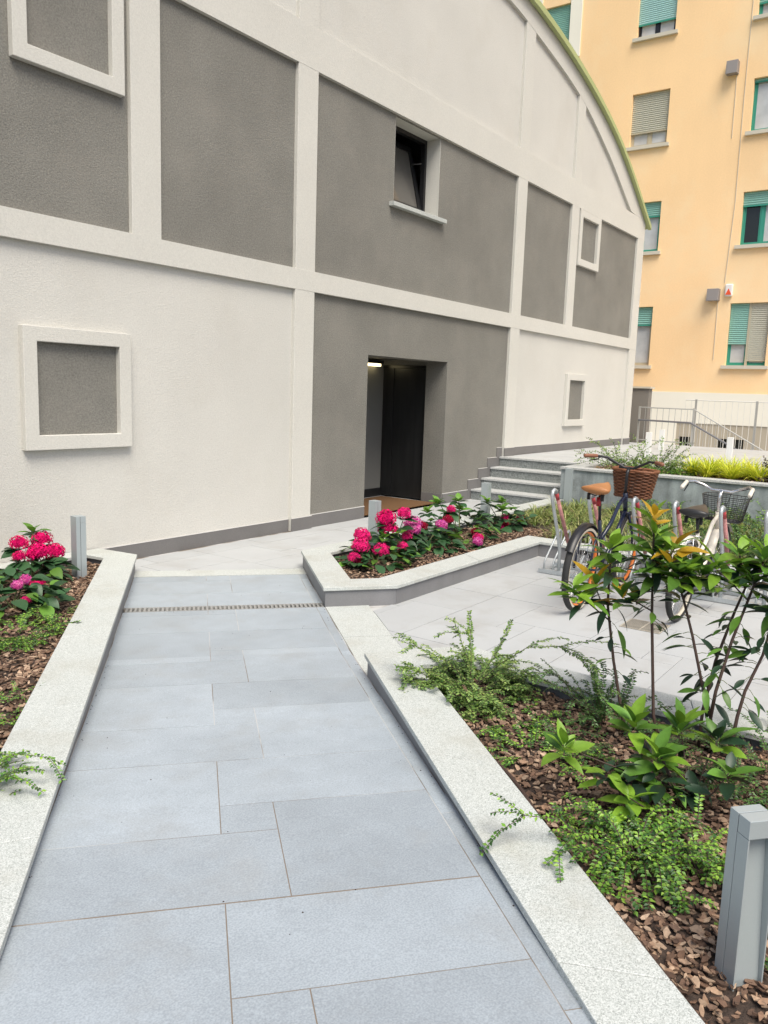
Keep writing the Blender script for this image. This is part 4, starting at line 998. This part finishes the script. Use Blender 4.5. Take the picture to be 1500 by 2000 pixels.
laurel('slim laurel with one bare stem, leftmost of the tall ones',
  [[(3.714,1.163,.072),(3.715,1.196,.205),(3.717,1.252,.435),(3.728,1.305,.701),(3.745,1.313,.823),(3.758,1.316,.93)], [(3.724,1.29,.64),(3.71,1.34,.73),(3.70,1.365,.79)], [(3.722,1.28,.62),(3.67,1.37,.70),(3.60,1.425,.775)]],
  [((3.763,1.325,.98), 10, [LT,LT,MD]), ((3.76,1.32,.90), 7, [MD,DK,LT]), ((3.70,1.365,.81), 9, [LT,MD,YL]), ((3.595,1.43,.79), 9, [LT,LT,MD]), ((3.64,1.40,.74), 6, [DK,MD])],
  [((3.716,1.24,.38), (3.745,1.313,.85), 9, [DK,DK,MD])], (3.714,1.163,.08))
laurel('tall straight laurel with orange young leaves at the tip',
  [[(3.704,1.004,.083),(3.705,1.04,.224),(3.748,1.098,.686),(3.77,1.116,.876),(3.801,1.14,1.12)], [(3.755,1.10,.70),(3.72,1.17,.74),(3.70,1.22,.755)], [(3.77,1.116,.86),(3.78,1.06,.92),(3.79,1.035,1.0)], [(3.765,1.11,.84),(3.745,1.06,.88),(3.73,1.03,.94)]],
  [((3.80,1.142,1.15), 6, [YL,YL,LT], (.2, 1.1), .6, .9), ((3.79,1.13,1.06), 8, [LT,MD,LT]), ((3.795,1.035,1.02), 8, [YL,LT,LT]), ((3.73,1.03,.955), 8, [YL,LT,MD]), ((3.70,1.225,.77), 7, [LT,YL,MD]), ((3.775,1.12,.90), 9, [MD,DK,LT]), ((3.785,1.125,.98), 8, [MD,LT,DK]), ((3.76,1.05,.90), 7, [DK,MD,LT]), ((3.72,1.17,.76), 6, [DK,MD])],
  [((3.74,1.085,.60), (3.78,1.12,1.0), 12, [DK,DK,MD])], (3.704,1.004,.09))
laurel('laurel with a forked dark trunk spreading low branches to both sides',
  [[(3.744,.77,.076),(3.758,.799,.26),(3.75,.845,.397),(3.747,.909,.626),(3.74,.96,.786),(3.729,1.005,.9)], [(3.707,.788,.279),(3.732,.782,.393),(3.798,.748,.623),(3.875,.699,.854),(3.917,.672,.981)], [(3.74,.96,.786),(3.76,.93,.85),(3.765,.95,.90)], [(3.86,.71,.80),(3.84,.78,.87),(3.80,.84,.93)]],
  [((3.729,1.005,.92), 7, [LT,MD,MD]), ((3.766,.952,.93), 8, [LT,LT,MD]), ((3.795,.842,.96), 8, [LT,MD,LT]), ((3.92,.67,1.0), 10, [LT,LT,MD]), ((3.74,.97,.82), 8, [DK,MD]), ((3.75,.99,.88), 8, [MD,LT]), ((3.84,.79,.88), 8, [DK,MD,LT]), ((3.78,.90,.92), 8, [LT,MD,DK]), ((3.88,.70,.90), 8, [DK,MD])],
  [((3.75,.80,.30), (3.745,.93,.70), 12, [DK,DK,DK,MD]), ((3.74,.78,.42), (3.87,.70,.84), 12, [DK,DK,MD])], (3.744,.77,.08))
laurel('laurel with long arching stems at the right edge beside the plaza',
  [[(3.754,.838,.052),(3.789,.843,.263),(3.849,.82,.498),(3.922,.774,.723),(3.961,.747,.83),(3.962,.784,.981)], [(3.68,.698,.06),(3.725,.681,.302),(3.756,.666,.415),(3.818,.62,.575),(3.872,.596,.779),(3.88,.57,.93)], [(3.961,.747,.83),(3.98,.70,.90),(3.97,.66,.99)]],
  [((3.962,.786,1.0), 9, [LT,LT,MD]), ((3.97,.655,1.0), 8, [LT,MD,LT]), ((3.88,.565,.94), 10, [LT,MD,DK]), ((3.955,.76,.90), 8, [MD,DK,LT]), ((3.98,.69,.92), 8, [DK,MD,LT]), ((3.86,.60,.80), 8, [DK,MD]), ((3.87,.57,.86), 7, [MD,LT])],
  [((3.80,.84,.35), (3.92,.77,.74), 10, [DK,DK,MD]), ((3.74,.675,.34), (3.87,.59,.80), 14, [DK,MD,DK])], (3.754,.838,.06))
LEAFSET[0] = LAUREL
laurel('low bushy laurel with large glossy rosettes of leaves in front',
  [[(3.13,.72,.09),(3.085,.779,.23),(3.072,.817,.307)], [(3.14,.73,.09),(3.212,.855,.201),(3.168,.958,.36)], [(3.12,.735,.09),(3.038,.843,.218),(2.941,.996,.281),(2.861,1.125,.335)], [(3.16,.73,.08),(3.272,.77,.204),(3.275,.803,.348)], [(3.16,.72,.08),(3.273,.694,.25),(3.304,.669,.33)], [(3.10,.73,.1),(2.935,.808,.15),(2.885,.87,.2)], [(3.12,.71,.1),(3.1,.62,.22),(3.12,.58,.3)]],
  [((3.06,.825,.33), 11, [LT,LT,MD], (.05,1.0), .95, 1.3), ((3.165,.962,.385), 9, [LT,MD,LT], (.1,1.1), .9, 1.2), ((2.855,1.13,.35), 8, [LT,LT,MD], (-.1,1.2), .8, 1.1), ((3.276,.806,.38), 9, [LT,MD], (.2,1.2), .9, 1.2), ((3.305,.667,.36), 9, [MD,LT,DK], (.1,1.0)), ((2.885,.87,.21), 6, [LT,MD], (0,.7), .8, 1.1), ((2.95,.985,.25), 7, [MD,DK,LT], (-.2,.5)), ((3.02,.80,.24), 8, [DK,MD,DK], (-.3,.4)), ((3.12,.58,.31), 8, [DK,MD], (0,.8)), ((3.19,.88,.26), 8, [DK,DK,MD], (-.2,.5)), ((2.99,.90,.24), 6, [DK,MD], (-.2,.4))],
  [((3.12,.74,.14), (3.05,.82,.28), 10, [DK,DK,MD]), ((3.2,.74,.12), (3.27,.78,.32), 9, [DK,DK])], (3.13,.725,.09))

# ---- small leaved arching shrubs
rl_ = random.Random(5)
def twig_path(b, az, length, lift, droop, n=10):
    pts = [Vector(b)]; e = lift
    for i in range(n):
        st_l = length/n; d = Vector((math.cos(az)*math.cos(e), math.sin(az)*math.cos(e), math.sin(e))); pts.append(pts[-1] + d*st_l)
        e -= droop/n; az += rl_.uniform(-.12, .12)
        if pts[-1].z < 0.10: pts[-1].z = 0.10 + rl_.random()*0.03; e = max(e, 0.05)
    return pts
def box_leaves(mb, pts, step=0.011, L_=0.014, W_=0.0085, start=0.1, flat=True):
    """pairs of tiny leaves set along a twig"""
    tot = sum((pts[i+1]-pts[i]).length for i in range(len(pts)-1)); d = tot*start; side = 1
    acc = 0; i = 0
    while d < tot:
        while i < len(pts)-2 and acc + (pts[i+1]-pts[i]).length < d: acc += (pts[i+1]-pts[i]).length; i += 1
        seg = pts[i+1]-pts[i]; t = min(1, (d-acc)/max(seg.length, 1e-6)); p = pts[i] + seg*t; tg = seg.normalized()
        s1 = tg.cross(Vector((0, 0, 1))); s1 = s1.normalized() if s1.length > 1e-3 else Vector((1, 0, 0)); s2 = s1.cross(tg)
        for sg in (-1, 1):
            an = rl_.uniform(-.5, .5) + (0 if flat else rl_.uniform(-1.2, 1.2)); dirn = (s1*sg*math.cos(an) + s2*math.sin(an) + tg*rl_.uniform(.2, .7)).normalized()
            wv = dirn.cross(s2 if abs(dirn.dot(s2)) < .9 else tg).normalized(); l = L_*rl_.uniform(.7, 1.2); w_ = W_*rl_.uniform(.8, 1.2); up = wv.cross(dirn)
            b = len(mb.v)
            mb.v += [tuple(p), tuple(p + dirn*l*.45 + wv*w_*.5 + up*.002), tuple(p + dirn*l - up*.001), tuple(p + dirn*l*.45 - wv*w_*.5 + up*.002)]
            mb.f += [(b, b+1, b+2), (b, b+2, b+3)]
        d += step*rl_.uniform(.75, 1.3)
def boxshrub(label, base, twigs, m_='box_leaf', group='small leaved shrubs in the planters', step=0.013, L_=0.02, W_=0.0125, flat=True, sub=2, cat='shrub', name='honeysuckle_shrub'):
    root = thing(name, label, cat, base, group); st_ = MB(); lf = MB()
    for tw in twigs:
        pts = tw if isinstance(tw[0], Vector) else [Vector(p) for p in tw]
        n = len(pts); st_.tube(pts, [0.0024 - 0.0014*i/(n-1) for i in range(n)], 4, caps=False); box_leaves(lf, pts, step, L_, W_, 0.12, flat)
        tot = sum((pts[i+1]-pts[i]).length for i in range(n-1))
        for q in range(sub):
            i = rl_.randrange(n//4, n-1); p = pts[i]; d = (pts[i+1]-pts[i]); az = math.atan2(d.y, d.x) + rl_.choice((-1, 1))*rl_.uniform(.5, 1.0)
            sp_ = twig_path(p, az, tot*rl_.uniform(.2, .4), rl_.uniform(-.1, .7), rl_.uniform(.3, 1.0), 6); st_.tube(sp_, 0.0012, 4, caps=False); box_leaves(lf, sp_, step, L_*.9, W_*.9, 0.05, flat)
    st_.build('twigs', 'stem_brown', root, kind='stuff'); lf.build('foliage', m_, root, kind='stuff')
    return root
def spray(b, n, l0, l1, lift0, lift1, droop=1.2, az0=0, az1=6.283, rad=0.08):
    out = []
    for i in range(n):
        a = rl_.uniform(az0, az1); q = rad*math.sqrt(rl_.random()); out.append(twig_path((b[0]+math.cos(a)*q, b[1]+math.sin(a)*q, b[2]), a + rl_.uniform(-.4, .4), rl_.uniform(l0, l1), rl_.uniform(lift0, lift1), droop*rl_.uniform(.6, 1.3)))
    return out
# shrub at the planter's tip with long arching twigs
b = (3.70, 2.02, .10)
tw = spray(b, 90, .16, .32, .15, .9, 1.2, rad=.17)
tw += [[(3.72,2.02,.12),(3.73,2.03,.25),(3.74,2.05,.40),(3.75,2.07,.52)], [(3.72,2.0,.12),(3.71,2.05,.28),(3.70,2.10,.40),(3.69,2.13,.48)],
       [(3.72,2.0,.12),(3.62,2.12,.26),(3.52,2.25,.34),(3.46,2.33,.37)], [(3.72,2.0,.12),(3.78,1.88,.26),(3.85,1.76,.36),(3.90,1.60,.385),(3.90,1.47,.34),(3.88,1.38,.25),(3.86,1.34,.18)],
       [(3.72,2.0,.12),(3.80,1.93,.28),(3.86,1.90,.40),(3.90,1.89,.47)], [(3.7,2.0,.12),(3.60,2.10,.18),(3.48,2.2,.22),(3.40,2.3,.23)], [(3.74,2.0,.12),(3.76,1.9,.2),(3.8,1.75,.24),(3.83,1.62,.2)]]
tw = [([Vector(p) for p in t] if not isinstance(t[0], Vector) else t) for t in tw]
boxshrub('airy shrub with upright and arching twigs at the tip of the right planter', b, tw, 'box_leaf_pale', sub=5, step=.0095, L_=.023, W_=.013)
b = (2.70, .72, .10)
tw = spray((2.67,.76,.10), 46, .22, .38, .55, 1.25, 2.3, rad=.07) + spray((2.72,.56,.10), 14, .18, .30, .5, 1.2, 2.0, rad=.06)
tw += [[(2.55,.82,.12),(2.47,.97,.26),(2.40,1.07,.27),(2.33,1.13,.22),(2.27,1.165,.15)], [(2.6,.8,.12),(2.47,.87,.2),(2.37,.93,.2),(2.31,.95,.175)]]
tw = [([Vector(p) for p in t] if not isinstance(t[0], Vector) else t) for t in tw]
boxshrub('dense bright green shrub hanging over the kerb before the near bollard', b, tw, 'box_leaf', L_=.021, W_=.013)
boxshrub('creeping fern like sprigs on the bark beside the middle of the right kerb', (3.18,1.45,.1), spray((3.2,1.42,.1), 16, .14, .28, .05, .5, .9, rad=.14), 'box_leaf')
boxshrub('flat green sprigs on the bark behind the airy shrub', (3.45,1.68,.1), spray((3.50,1.68,.1), 13, .12, .25, .02, .3, .6, rad=.16), 'box_leaf')
boxshrub('loose twiggy shrub behind the slim bare laurel stem', (3.78,1.32,.1), spray((3.80,1.30,.1), 24, .2, .42, .6, 1.3, .8, rad=.12), 'box_leaf_dark')
boxshrub('dark creeping sprigs on the bark between the low laurel and the plaza kerb', (3.6,1.12,.1), spray((3.58,1.15,.1), 26, .14, .28, .05, .5, .8, rad=.22), 'box_leaf_dark')
boxshrub('tangled green shrub at the right edge below the arching laurel', (3.75,.45,.1), spray((3.72,.48,.1), 70, .16, .34, .3, 1.2, 1.2, rad=.3), 'box_leaf_dark')
boxshrub('small sprig of green on the bark just behind the near bollard', (2.36,.2,.1), spray((2.38,.20,.1), 14, .1, .2, .2, .9, 1.0, rad=.08), 'box_leaf')
# left planter
boxshrub('low green shrub below the hydrangeas in the left planter', (2.85,4.62,.1), spray((2.66,4.66,.1), 60, .14, .26, .2, .9, 1.0, rad=.2), 'box_leaf', L_=.02, W_=.012)
boxshrub('yellow green creeper on the kerb edge in the left planter', (3.25,4.98,.1), spray((3.08,4.93,.1), 12, .10, .18, .1, .5, .6, rad=.12), 'box_leaf_pale', L_=.02, W_=.012)
boxshrub('low green shrub at the left edge halfway along the left planter', (2.02,3.66,.1), spray((1.93,3.66,.1), 26, .14, .26, .1, .8, 1.0, rad=.18), 'box_leaf', L_=.018, W_=.011)
b = (1.38,2.88,.1)
tw = spray((1.45,2.95,.1), 40, .16, .28, .4, 1.2, 1.6, rad=.1) + [[Vector(p) for p in ((1.40,2.86,.12),(1.52,2.86,.22),(1.60,2.83,.255),(1.68,2.75,.235),(1.735,2.70,.195))], [Vector(p) for p in ((1.40,2.84,.12),(1.50,2.73,.23),(1.545,2.67,.22),(1.575,2.60,.18))], [Vector(p) for p in ((1.40,2.86,.12),(1.50,2.78,.2),(1.57,2.74,.24),(1.63,2.68,.22))]]
boxshrub('sprigs spilling over the nearest part of the left kerb', b, tw, 'box_leaf')
# strap leaved plant at the left edge
def blades(mb, c, n, l0, l1, w_, spread, rr, droop=0.9, zmin=0.0):
    for i in range(n):
        a = rr.random()*6.283; e = rr.uniform(spread[0], spread[1]); l = rr.uniform(l0, l1); q = rr.random()*0.05
        p = Vector((c[0]+math.cos(a)*q, c[1]+math.sin(a)*q, c[2])); sd_ = Vector((-math.sin(a), math.cos(a), 0)); b0_ = len(mb.v); k = 4
        for j in range(k+1):
            t = j/k; wd = w_*(1-t)**0.6*0.5 + 0.0006
            mb.v += [tuple(p - sd_*wd), tuple(p + sd_*wd)]
            d = Vector((math.cos(a)*math.cos(e), math.sin(a)*math.cos(e), math.sin(e))); p = p + d*(l/k); e -= droop*rr.uniform(.5, 1.1)/k*1.6
        for j in range(k): mb.f.append((b0_+2*j, b0_+2*j+1, b0_+2*j+3, b0_+2*j+2))
rg = random.Random(3)
sp = thing('strap_leaf_plant', 'upright strap leaved plant at the left edge of the left planter', 'plant', (1.62,2.98,.1))
for i in range(9):
    mb = MB(); blades(mb, (1.60,2.98,.1), 1, .16, .28, .013, (.8, 1.4), rg, .8); mb.build('leaf', 'hyd_leaf_light', sp)

# ---- hydrangeas
def flower_head(mkey, seed):
    rr = random.Random(seed); mb = MB(); n = 110
    for i in range(n):
        z = 1 - 1.55*(i+.5)/n; a = i*2.39996; q = math.sqrt(max(0, 1-z*z)); nrm = Vector((q*math.cos(a), q*math.sin(a), z*0.85)).normalized()
        c = Vector((q*math.cos(a), q*math.sin(a), z*0.85))*rr.uniform(.80, 1.12)
        u = nrm.orthogonal().normalized(); v = nrm.cross(u); ph = rr.random()*1.57; b0_ = len(mb.v); s_ = rr.uniform(.15, .2)
        mb.v.append(tuple(c)); 
        for k in range(12):
            an = ph + k*math.pi/6; rad = s_*(0.45 if k % 3 == 0 else 1.0); mb.v.append(tuple(c + (u*math.cos(an) + v*math.sin(an))*rad + nrm*(-0.05 if k % 3 == 0 else 0.03)*rr.uniform(.3, 1.6)))
        for k in range(12): mb.f.append((b0_, b0_+1+k, b0_+1+(k+1) % 12))
    core = MB().ring((0, 0, 0.05), (0, 0, 1), 0.38, 0.40, 14, 8); mb.add(core.v, core.f)
    me = bpy.data.meshes.new('flower_head'); me.from_pydata(mb.v, [], mb.f); me.materials.append(MATS[mkey]); return me
FH = {k: [flower_head(k, i*7+j) for j in range(2)] for i, k in enumerate(('petal_red', 'petal_pink', 'petal_lilac', 'petal_dark'))}
rh = random.Random(21)
def hydrangea(label, base, heads, nleaf, rad, hgt, tops=()):
    root = thing('hydrangea', label, 'hydrangea', base, 'hydrangeas in the planters'); st_ = MB(); B_ = Vector(base)
    for x, y, z, r_, k in heads:
        p = Vector((x, y, z)); q = p - Vector((0, 0, r_*.5)); st_.tube([B_ + (p-B_)*0.06, B_.lerp(q, .55) + Vector((0, 0, .03)), q], [.006, .005, .004], 5)
        inst('flower_head', rh.choice(FH[k]), root, Matrix.Translation(p) @ Matrix.Rotation(rh.uniform(-.35, .35), 4, 'X') @ Matrix.Rotation(rh.random()*6, 4, 'Z') @ Matrix.Scale(r_*.92, 4))
        for i in range(6):   # collar leaves under the head
            a = rh.random()*6.28; d = Vector((math.cos(a), math.sin(a), rh.uniform(-.25, .35)))
            inst('leaf', rh.choice(HYDL['hyd_leaf']), root, aim(q - Vector((0, 0, .02)), d, rh.uniform(-.4, .4), rh.uniform(.8, 1.2)))
    for t in tops:           # leafy shoots without flowers
        p = Vector(t); st_.tube([B_ + (p-B_)*0.06, B_.lerp(p, .5), p], [.006, .005, .004], 5)
        a0 = rh.random()*6
        for i in range(10):
            a = a0 + 2.4*i; e = -.1 + 1.0*i/9; d = Vector((math.cos(a)*math.cos(e), math.sin(a)*math.cos(e), math.sin(e)))
            inst('leaf', rh.choice(HYDL['hyd_leaf_light' if i > 3 else 'hyd_leaf']), root, aim(p - Vector((0, 0, .05*(1-i/9))), d, rh.uniform(-.3, .3), rh.uniform(.85, 1.25)*(1.05 - .04*i)))
    for i in range(int(nleaf*1.9)):
        a = rh.random()*6.28; q = math.sqrt(rh.random()); zz = B_.z + hgt*(1-q*q*.55)*rh.uniform(.2, 1.0); p = Vector((B_.x + math.cos(a)*q*rad, B_.y + math.sin(a)*q*rad, zz))
        d = Vector((math.cos(a)+rh.uniform(-.6, .6), math.sin(a)+rh.uniform(-.6, .6), rh.uniform(-.4, .4)))
        inst('leaf', rh.choice(HYDL['hyd_leaf' if rh.random() < .8 else 'hyd_leaf_light']), root, aim(p, d, rh.uniform(-.5, .5), rh.uniform(.75, 1.2)))
    st_.build('stems', 'stem_green', root)
    return root
PR, PP, PL, PD = 'petal_red', 'petal_pink', 'petal_lilac', 'petal_dark'
hydrangea('hydrangea with a tight group of crimson heads beside the left bollard', (3.50,5.86,.09),
  [(3.43,5.9,.41,.075,PR),(3.66,5.96,.40,.085,PR),(3.53,5.80,.33,.098,PR),(3.71,5.85,.315,.076,PR),(3.37,5.8,.33,.055,PR),(3.66,5.86,.225,.064,PD)], 26, .26, .24, [(3.64,6.05,.47)])
hydrangea('hydrangea with one crimson and one lilac head at the left edge', (2.98,5.22,.09),
  [(3.00,5.20,.27,.045,PL),(3.11,5.28,.275,.046,PL),(3.15,5.20,.245,.054,PR),(3.0,5.1,.18,.035,PP),(3.19,5.2,.16,.032,PD)], 46, .34, .28, [(2.85,5.3,.34)])
hydrangea('hydrangea with deep pink heads at the planter tip', (5.95,4.28,.09),
  [(5.80,4.34,.375,.085,PP),(5.74,4.31,.29,.088,PP),(6.02,4.28,.22,.085,PP),(6.35,4.27,.20,.07,PP),(5.64,4.30,.20,.06,PP),(5.66,4.25,.17,.045,PD)], 34, .34, .22, [(6.12,4.33,.33)])
hydrangea('tall hydrangea with a double crimson head near the doorway bollard', (6.42,4.42,.09),
  [(6.20,4.36,.49,.10,PR),(6.23,4.36,.395,.098,PR),(6.50,4.36,.50,.078,PP)], 26, .26, .3)
hydrangea('hydrangea with lilac pink heads in the middle of the pointed planter', (6.95,4.40,.09),
  [(6.72,4.40,.365,.098,PL),(6.63,4.32,.34,.075,PL),(7.16,4.33,.315,.072,PL),(6.55,4.35,.27,.06,PP),(7.40,4.02,.19,.062,PP),(7.32,3.98,.165,.06,PL),(6.9,4.4,.33,.06,PD)], 46, .36, .24)
hydrangea('leafy hydrangea with light green shoots and few dark heads', (7.75,4.45,.09),
  [(7.9,4.33,.15,.058,PD),(7.55,4.45,.43,.055,PP),(7.4,4.4,.33,.07,PD),(7.62,4.5,.35,.05,PD)], 44, .38, .34, [(7.55,4.62,.50),(7.88,4.55,.50),(7.3,4.6,.42),(8.0,4.6,.38)])
hydrangea('hydrangea farthest along the pointed planter with small pink heads', (8.75,4.42,.09),
  [(9.0,4.32,.18,.06,PP),(8.62,4.32,.14,.055,PD),(8.74,4.4,.22,.05,PP),(8.55,4.35,.12,.05,PP)], 40, .36, .26, [(8.55,4.55,.42),(8.85,4.5,.40),(8.65,4.4,.34)])

# ---- grasses behind the rack (nobody could count the blades)
rg = random.Random(9); mb = MB()
for i in range(560):
    x = rg.uniform(8.25, 11.2); y = rg.uniform(-0.5, 4.62)
    if x < 9.1 and y > 3.7: continue
    if rg.random() < 0.4 and 8.1 < x < 9.8 and 1.0 < y < 2.3: continue
    blades(mb, (x, y, .09), 24, .14, .30, .011, (.5, 1.3), rg, 1.1)
tag(mb.build('grass', 'grass_blade'), 'arching green and straw coloured grasses behind the bicycle rack', 'grass', kind='stuff')
boxshrub('dark rounded shrub among the grasses behind the cream bicycle', (8.9,1.65,.1), spray((8.9,1.7,.1), 130, .22, .48, .4, 1.4, 1.0, rad=.45), 'box_leaf_dark', L_=.028, W_=.018, step=.018, flat=False)
boxshrub('dark shrub among the grasses at the right edge', (9.0,.75,.1), spray((9.0,.8,.1), 110, .25, .5, .4, 1.4, 1.0, rad=.45), 'box_leaf_dark', L_=.028, W_=.018, step=.018, flat=False)
boxshrub('light green fern like plant against the foot of the retaining wall', (10.9,3.0,.1), spray((10.95,3.0,.1), 60, .25, .55, .5, 1.3, 1.2, rad=.6), 'box_leaf', L_=.03, W_=.016, step=.022)
boxshrub('light green creeper along the retaining wall behind the cream bicycle', (10.9,1.6,.1), spray((10.95,1.7,.1), 70, .3, .6, .5, 1.3, 1.2, rad=.6), 'box_leaf', L_=.03, W_=.016, step=.022)
# ---- terrace bed: yellow grass clumps, airy shrub, purple shrub
YG = [(12.15,3.15),(12.05,2.92),(12.3,2.72),(12.0,2.58),(12.35,2.38),(12.05,2.22),(12.3,2.05),(12.5,2.95),(12.55,2.55)]
YLab = ['yellow green grass clump right of the airy shrub', 'yellow grass clump behind the wicker basket bicycle nearest the coping', 'yellow grass clump in the back row beside the tallest one',
  'small yellow grass clump at the coping above the wire basket', 'yellow grass clump before the overexposed white terrace bollard', 'yellow grass clump left of the purple leaved plant', 'yellow grass clump touching the purple leaved plant',
  'pale yellow grass clump in the back row nearest the airy shrub', 'pale yellow grass clump in the back row before the fence']
for (x, y), lb in zip(YG, YLab):
    c = thing('grass_clump', lb, 'grass clump', (x, y, .61), 'yellow grass clumps in the terrace bed'); mb = MB(); blades(mb, (x, y, .61), 150, .26, .44, .016, (.5, 1.45), rg, .9)
    mb.v = [(x+(a-x)*1.0, y+(b_-y)*1.0, c_) for a, b_, c_ in mb.v]; mb.build('blades', 'grass_yellow', c)
boxshrub('airy shrub with fine leaves at the corner of the terrace bed', (12.2,3.85,.61), spray((12.2,3.75,.61), 44, .35, .66, .45, 1.4, .9, rad=.3) + spray((12.2,4.2,.61), 26, .35, .68, .5, 1.4, .9, rad=.25), 'box_leaf_pale', L_=.034, W_=.02, step=.03, flat=False, group='shrubs on the terrace')
boxshrub('green low shrub under the airy shrub behind the coping', (11.95,3.5,.61), spray((11.95,3.55,.61), 60, .14, .3, .3, 1.2, .9, rad=.4), 'box_leaf', L_=.034, W_=.02, step=.022, flat=False, group='shrubs on the terrace')
boxshrub('purple leaved plant at the right end of the terrace bed', (12.1,1.78,.61), spray((12.1,1.80,.61), 60, .2, .42, .5, 1.45, .6, rad=.25), 'purple_leaf', L_=.045, W_=.028, step=.022, flat=False, group='shrubs on the terrace')
